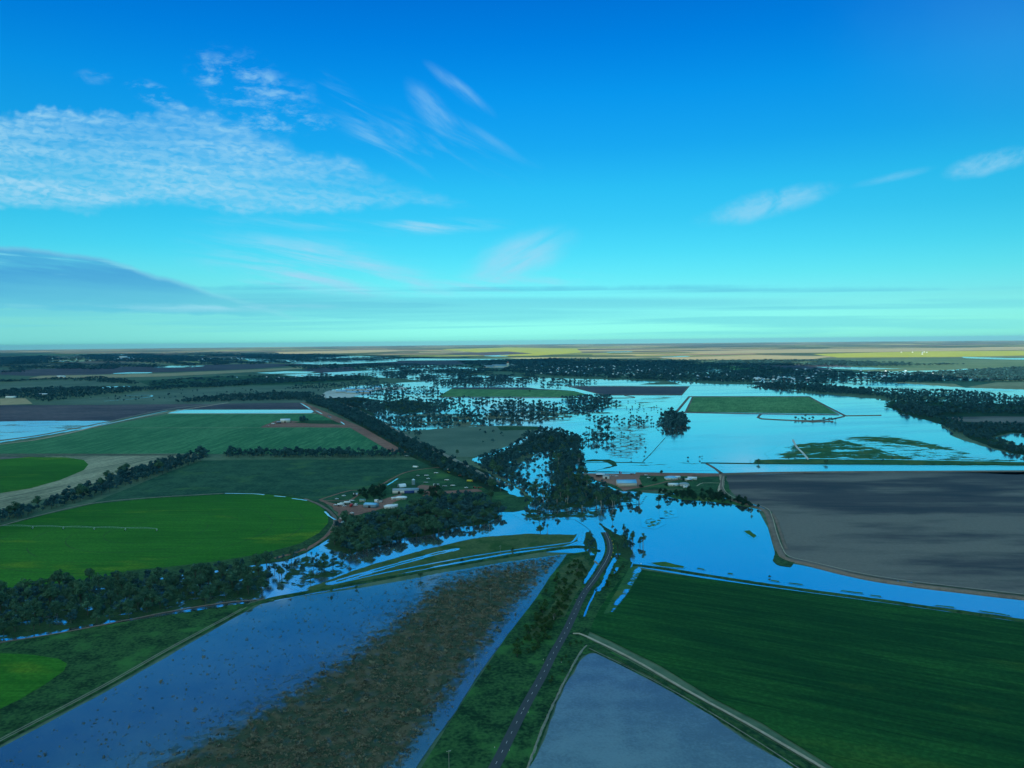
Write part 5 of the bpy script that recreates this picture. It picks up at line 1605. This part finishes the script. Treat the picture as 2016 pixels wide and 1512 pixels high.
VEH = [('car', 663, 984, 5, 'white_paint', 'white car leftmost on the grass between the two red tracks'),
       ('ute', 673, 992, 10, 'white_paint', 'white pickup at the head of the vehicle row by the red yard'),
       ('truck', 684, 993, 4, 'white_paint', 'white box truck second in the vehicle row by the red yard'),
       ('car', 660, 996, 0, 'white_paint', 'white car on the left end of the vehicle row'),
       ('truck', 671, 997, 2, 'white_paint', 'long white truck parked below the white pickup'),
       ('car', 678, 998, 30, 'white_paint', 'white car angled behind the long white truck'),
       ('truck', 692, 998, 88, 'red_paint', 'red truck, the only red vehicle in the yard'),
       ('ute', 700, 997, 5, 'white_paint', 'white pickup right of the red truck'),
       ('trailer', 693, 988, 0, 'white_paint', 'white trailer above the red truck'),
       ('car', 701, 994, 60, 'white_paint', 'white car above the white pickup beside the red truck'),
       ('ute', 677, 978, 20, 'white_paint', 'white pickup on the island of grass inside the red track loop'),
       ('car', 693, 1012, 0, 'white_paint', 'white car alone at the lower edge of the red yard'),
       ('truck', 674, 1023, 80, 'white_paint', 'pale truck at the mouth of the red yard by the green circle'),
       ('tractor', 705, 975, 40, 'yellow_paint', 'yellow tractor by the tiny white shed'),
       ('truck', 925, 950, 0, 'yellow_paint', 'tan truck with a canopy standing alone in the scrub right of the sheds'),
       ('trailer', 880, 926, 10, 'white_paint', 'white trailer topmost in the scrap lines'),
       ('tractor', 883, 932, 0, 'yellow_paint', 'yellow tractor below the topmost white trailer'),
       ('trailer', 859, 933, 0, 'white_paint', 'white implement near the top of the scrap lines'),
       ('trailer', 840, 938, 15, 'white_paint', 'long white implement above the silo'),
       ('car', 823, 938, 0, 'white_paint', 'white car behind the silo'),
       ('ute', 843, 944, 0, 'white_paint', 'white pickup midway between silo and scrub'),
       ('trailer', 880, 947, 5, 'white_paint', 'short white trailer in the middle of the scrap lines'),
       ('trailer', 839, 952, 5, 'steel', 'long steel trailer right of the silo'),
       ('truck', 859, 958, 3, 'white_paint', 'white box truck on the red strip right of the longest shed'),
       ('trailer', 892, 958, 0, 'white_paint', 'white flat trailer on the red strip'),
       ('trailer', 876, 959, 0, 'steel', 'steel trailer between the box truck and the white flat trailer'),
       ('ute', 918, 962, 0, 'white_paint', 'white pickup on the lower edge of the red strip'),
       ('tractor', 934, 962, 0, 'red_paint', 'red tractor towards the right end of the red strip'),
       ('trailer', 945, 962, 0, 'rust', 'rusty trailer at the right end of the red strip'),
       ('trailer', 907, 938, 30, 'rust', 'rusty implement high in the scrap lines'),
       ('tractor', 1221, 932, 0, 'red_paint', 'red tractor on the water-side track behind the big blue-roofed shed'),
       ('ute', 1214, 939, 10, 'white_paint', 'white pickup between the two sheds of the right farm'),
       ('trailer', 1206, 938, 0, 'steel', 'steel trailer right of the small white-walled shed'),
       ('car', 1277, 942, 0, 'white_paint', 'white car on the lawn left of the dark garden trees'),
       ('ute', 1272, 937, 0, 'white_paint', 'white pickup on the red strip at the top of the right farm'),
       ('trailer', 1245, 935, 0, 'rust', 'rusty trailer on the red strip right of the red tractor'),
       ('car', 1190, 957, 0, 'white_paint', 'white car at the edge of the river wood below the right farm yard'),
       ('truck', 538, 836, 0, 'white_paint', 'white truck in the dirt yard of the lone far farmstead'),
       ('trailer', 528, 839, 0, 'steel', 'steel trailer at the left tip of the lone far farmstead yard'),
       ('trailer', 801, 899, 0, 'white_paint', 'white trailer at the end of the shelter belt beside the diagonal belt')]
for v_ in VEH:
    vehicle(*v_, sc=1.3 if v_[1] > 500 else 1.2)

# white cover on the scrub
x, y = P(818, 920)
t_ = link('hay_stack_cover', None, loc=(x, y, .5), rz=R(-25), label='white curved cover lying in the scrub above the scrap lines', cat='cover')
V, Q = arch(5, 11, 2.6)
link('sheet_cover', np_mesh('sheet_cover', np.array(V), [np.array(Q)], 'white_fleece'), t_)

# centre-pivot irrigator over the bright green circle
A, Bp = np.array(P(5, 1040)), np.array(P(309, 1046))
L = float(np.hypot(*(Bp - A)))
ang = math.atan2(*(Bp - A)[::-1])
t_ = link('pivot_irrigator', None, loc=(A[0], A[1], .5), rz=ang, label='long white centre-pivot irrigator arm across the bright green circular field', cat='irrigator')
V, Q = [], []


def bar(a, b, r__, V, Q):
    a, b = np.array(a, float), np.array(b, float)
    d = (b - a) / np.linalg.norm(b - a)
    u_ = np.cross(d, (0, 0, 1) if abs(d[2]) < .9 else (1, 0, 0))
    u_ /= np.linalg.norm(u_)
    w_ = np.cross(d, u_)
    n0 = len(V)
    for q in (a, b):
        for s1, s2 in ((-1, -1), (1, -1), (1, 1), (-1, 1)):
            V.append(tuple(q + u_ * s1 * r__ + w_ * s2 * r__))
    Q += [(n0, n0 + 1, n0 + 5, n0 + 4), (n0 + 1, n0 + 2, n0 + 6, n0 + 5), (n0 + 2, n0 + 3, n0 + 7, n0 + 6), (n0 + 3, n0, n0 + 4, n0 + 7)]


ns = 5
for k in range(ns):
    x0, x1 = L * k / ns, L * (k + 1) / ns
    prev = None
    for j in range(9):
        s_ = j / 8
        q = (x0 + (x1 - x0) * s_, 0, 3.6 + math.sin(s_ * math.pi) * 1.2)
        if prev:
            bar(prev, q, .13, V, Q)
        if 0 < j < 8:
            for sy in (-.8, .8):
                lo_ = (q[0], sy, q[2] - 1.1)
                bar(q, lo_, .04, V, Q)
        prev = q
    for sy in (-.8, .8):
        bar((x0, 0, 3.5), (x0 + 5, sy, 3.0), .04, V, Q)
        bar((x0 + 5, sy, 3.2), (x1 - 5, sy, 3.2), .05, V, Q)
        bar((x1 - 5, sy, 3.0), (x1, 0, 3.5), .04, V, Q)
link('span_pipe', np_mesh('span_pipe', np.array(V), [np.array(Q)], 'grey_roof'), t_)
for k in range(1, ns + 1):
    V, Q = [], []
    bar((0, 0, 3.6), (0, -2.1, .5), .12, V, Q)
    bar((0, 0, 3.6), (0, 2.1, .5), .12, V, Q)
    bar((0, -2.1, .6), (0, 2.1, .6), .14, V, Q)
    tw = link('tower', np_mesh('tower', np.array(V), [np.array(Q)], 'light_roof'), t_, loc=(L * k / ns, 0, 0))
    for sy in (-2.1, 2.1):
        wv = link('wheel', WHB, tw, loc=(0, sy, .6))
        wv.rotation_euler[2] = math.pi / 2

# power poles
V, Q = [], []
tv, tq = tubes([[(0, 0, 0, .2), (0, 0, 12, .13)]])
pole_me = np_mesh('pole', tv, [tq], 'pale_bark')
V, Q = box(-1.3, 1.3, -.08, .08, 11.2, 11.4)
arm_me = np_mesh('crossarm', np.array(V, float), [np.array(Q)], 'pale_bark')
v_, q_ = join([box(a - .08, a + .08, -.08, .08, 11.4, 11.7) for a in (-1.15, 0.35, 1.15)])
ins_me = np_mesh('insulator', v_, q_, 'white_paint')
for px, py, rz, label in [(884, 1516, 20, 'power pole nearest the bottom edge, in the rough grass left of the road'), (935, 1316, 20, 'power pole standing in the water strip beside the reed bed'),
                          (966, 1182, 20, 'slim power pole in the middle of the reed bed'), (985, 1094, 20, 'power pole on the levee above the reed bed'),
                          (1020, 960, 20, 'power pole between the water channel and the river wood'), (964, 1050, 20, 'power pole in the olive grass above the levee ditch'),
                          (985, 968, 10, 'power pole on the grass left of the water channel')]:
    x, y = P(px, py)
    t_ = link('power_pole', None, loc=(x, y, .4), rz=R(rz), label=label, cat='power pole', group='power poles')
    link('pole', pole_me, t_)
    link('crossarm', arm_me, t_)
    link('insulator', ins_me, t_)

# roadside posts
pv_, pq_ = join([box(-.12, .12, -.05, .05, 0, 1.1)])
post_me = np_mesh('post', pv_, pq_, 'yellow_paint')
post_w = np_mesh('post', pv_, pq_, 'white_paint')
pv_, pq_ = join([box(-.13, .13, -.09, -.055, .7, 1.0)])
refl_me = np_mesh('reflector', pv_, pq_, 'red_paint')
for k, (px, py) in enumerate([(1200, 1060), (1205, 1067), (1207, 1074), (1207.5, 1082), (1207, 1090), (1204, 1099)]):
    x, y = P(px, py)
    t_ = link('guide_post', None, loc=(x, y, .6), cat='guide post', label='yellow guide post on the outside of the flooded road bend', group='yellow guide posts at the bend')
    link('post', post_me, t_)
    t_.scale = (2.2, 2.2, 1.6)
for k, (px, py) in enumerate([(1070, 1301), (974, 1474), (1003, 1480), (1134, 1183), (1105, 1306), (1148, 1160), (1040, 1405)]):
    x, y = P(px, py)
    t_ = link('guide_post', None, loc=(x, y, .5), cat='guide post', label='thin white guide post on the verge of the straight road', group='white guide posts along the straight road')
    link('post', post_w, t_)
    link('reflector', refl_me, t_)
x, y = P(1262, 1113)
t_ = link('water_gauge', None, loc=(x, y, .8), cat='gauge', label='small white gauge board on the bank at the corner of the near green field')
mb('board', [(-.5, .5, -.05, .05, .8, 2.0)], 'white_paint', t_)
mb('leg', [(-.45, -.37, .06, .14, 0, 1.9)], 'steel', t_)
mb('leg', [(.37, .45, .06, .14, 0, 1.9)], 'steel', t_)

# ------------------------------------------------------------------ air
hz, t = newmat('haze_air')
pv = t.new('ShaderNodeVolumePrincipled')
pv.inputs['Density'].default_value = HAZE
pv.inputs['Color'].default_value = (.40, .76, .98, 1)
pv.inputs['Anisotropy'].default_value = 0.
t.t.links.new(pv.outputs[0], t.out.inputs['Volume'])
s = 62000.
V = [(x, y, z) for z in (-1., 305.) for y in (-s, s) for x in (-s, s)]
Q = [(0, 2, 3, 1), (4, 5, 7, 6), (0, 1, 5, 4), (2, 6, 7, 3), (0, 4, 6, 2), (1, 3, 7, 5)]
link('haze', np_mesh('haze', V, [np.array(Q)], 'haze_air'), kind='stuff')

# unseen cloud deck added overhead and behind, outline shaped to shade the near country
clm, t = newmat('shade_cloud_stuff')
tr = t.new('ShaderNodeBsdfTranslucent')
tr.inputs[0].default_value = (.9, .9, .9, 1)
fin(t, t.mixsh(CLT, t.bsdf((.8, .8, .8), 1., 0.), X(t, tr.outputs[0])))
HC = 8000.
front_edge = [(-40, 20), (-30, 20), (-19, 17.6), (-7, 7.6), (-2.5, 5.6), (0, .6), (2.6, -3.2), (3.0, -7.4), (9, -9), (25, -10)]
poly = [np.array(q) * 1000. for q in front_edge + [(25, -35), (-40, -35)]]
poly = frac(poly, .09, random.Random(4), 700)
cell = 700.
nx, ny = 100, 86
gx, gy = np.meshgrid(-42000 + np.arange(nx) * cell, -37000 + np.arange(ny) * cell)
pts = np.column_stack([gx.ravel(), gy.ravel()])
ins = inpoly(pts, poly)
ed = edgedist(pts, poly)
th = np.where(ins, np.sqrt(np.clip(ed / 3000, 0, 1)), 0)
lump = sum(np.sin(pts @ (rng.normal(size=2) / (600. * (1 + k))) + k) for k in range(5)) / 5
i = (np.arange(ny - 1)[:, None] * nx + np.arange(nx - 1)[None]).ravel()
Qc = np.column_stack([i, i + 1, i + nx + 1, i + nx])
Qc = Qc[ins[Qc].all(1)]
zt = HC + 80 + th * (900 + 500 * lump)
zb = HC - 80 - th * (150 + 80 * lump)
n_ = len(pts)
V = np.vstack([np.column_stack([pts, zt]), np.column_stack([pts, zb])])
E_ = {}
for q in Qc:
    for k in range(4):
        a, b = int(q[k]), int(q[(k + 1) % 4])
        E_[(a, b)] = 1
side = np.array([(a, b, b + n_, a + n_) for (a, b) in E_ if (b, a) not in E_])[:, ::-1]
allq = np.vstack([Qc, Qc[:, ::-1] + n_, side])
used = np.unique(allq)
mp = np.zeros(len(V), int)
mp[used] = np.arange(len(used))
link('shade_cloud', np_mesh('shade_cloud', V[used], [mp[allq]], 'shade_cloud_stuff', smooth=True), kind='structure')
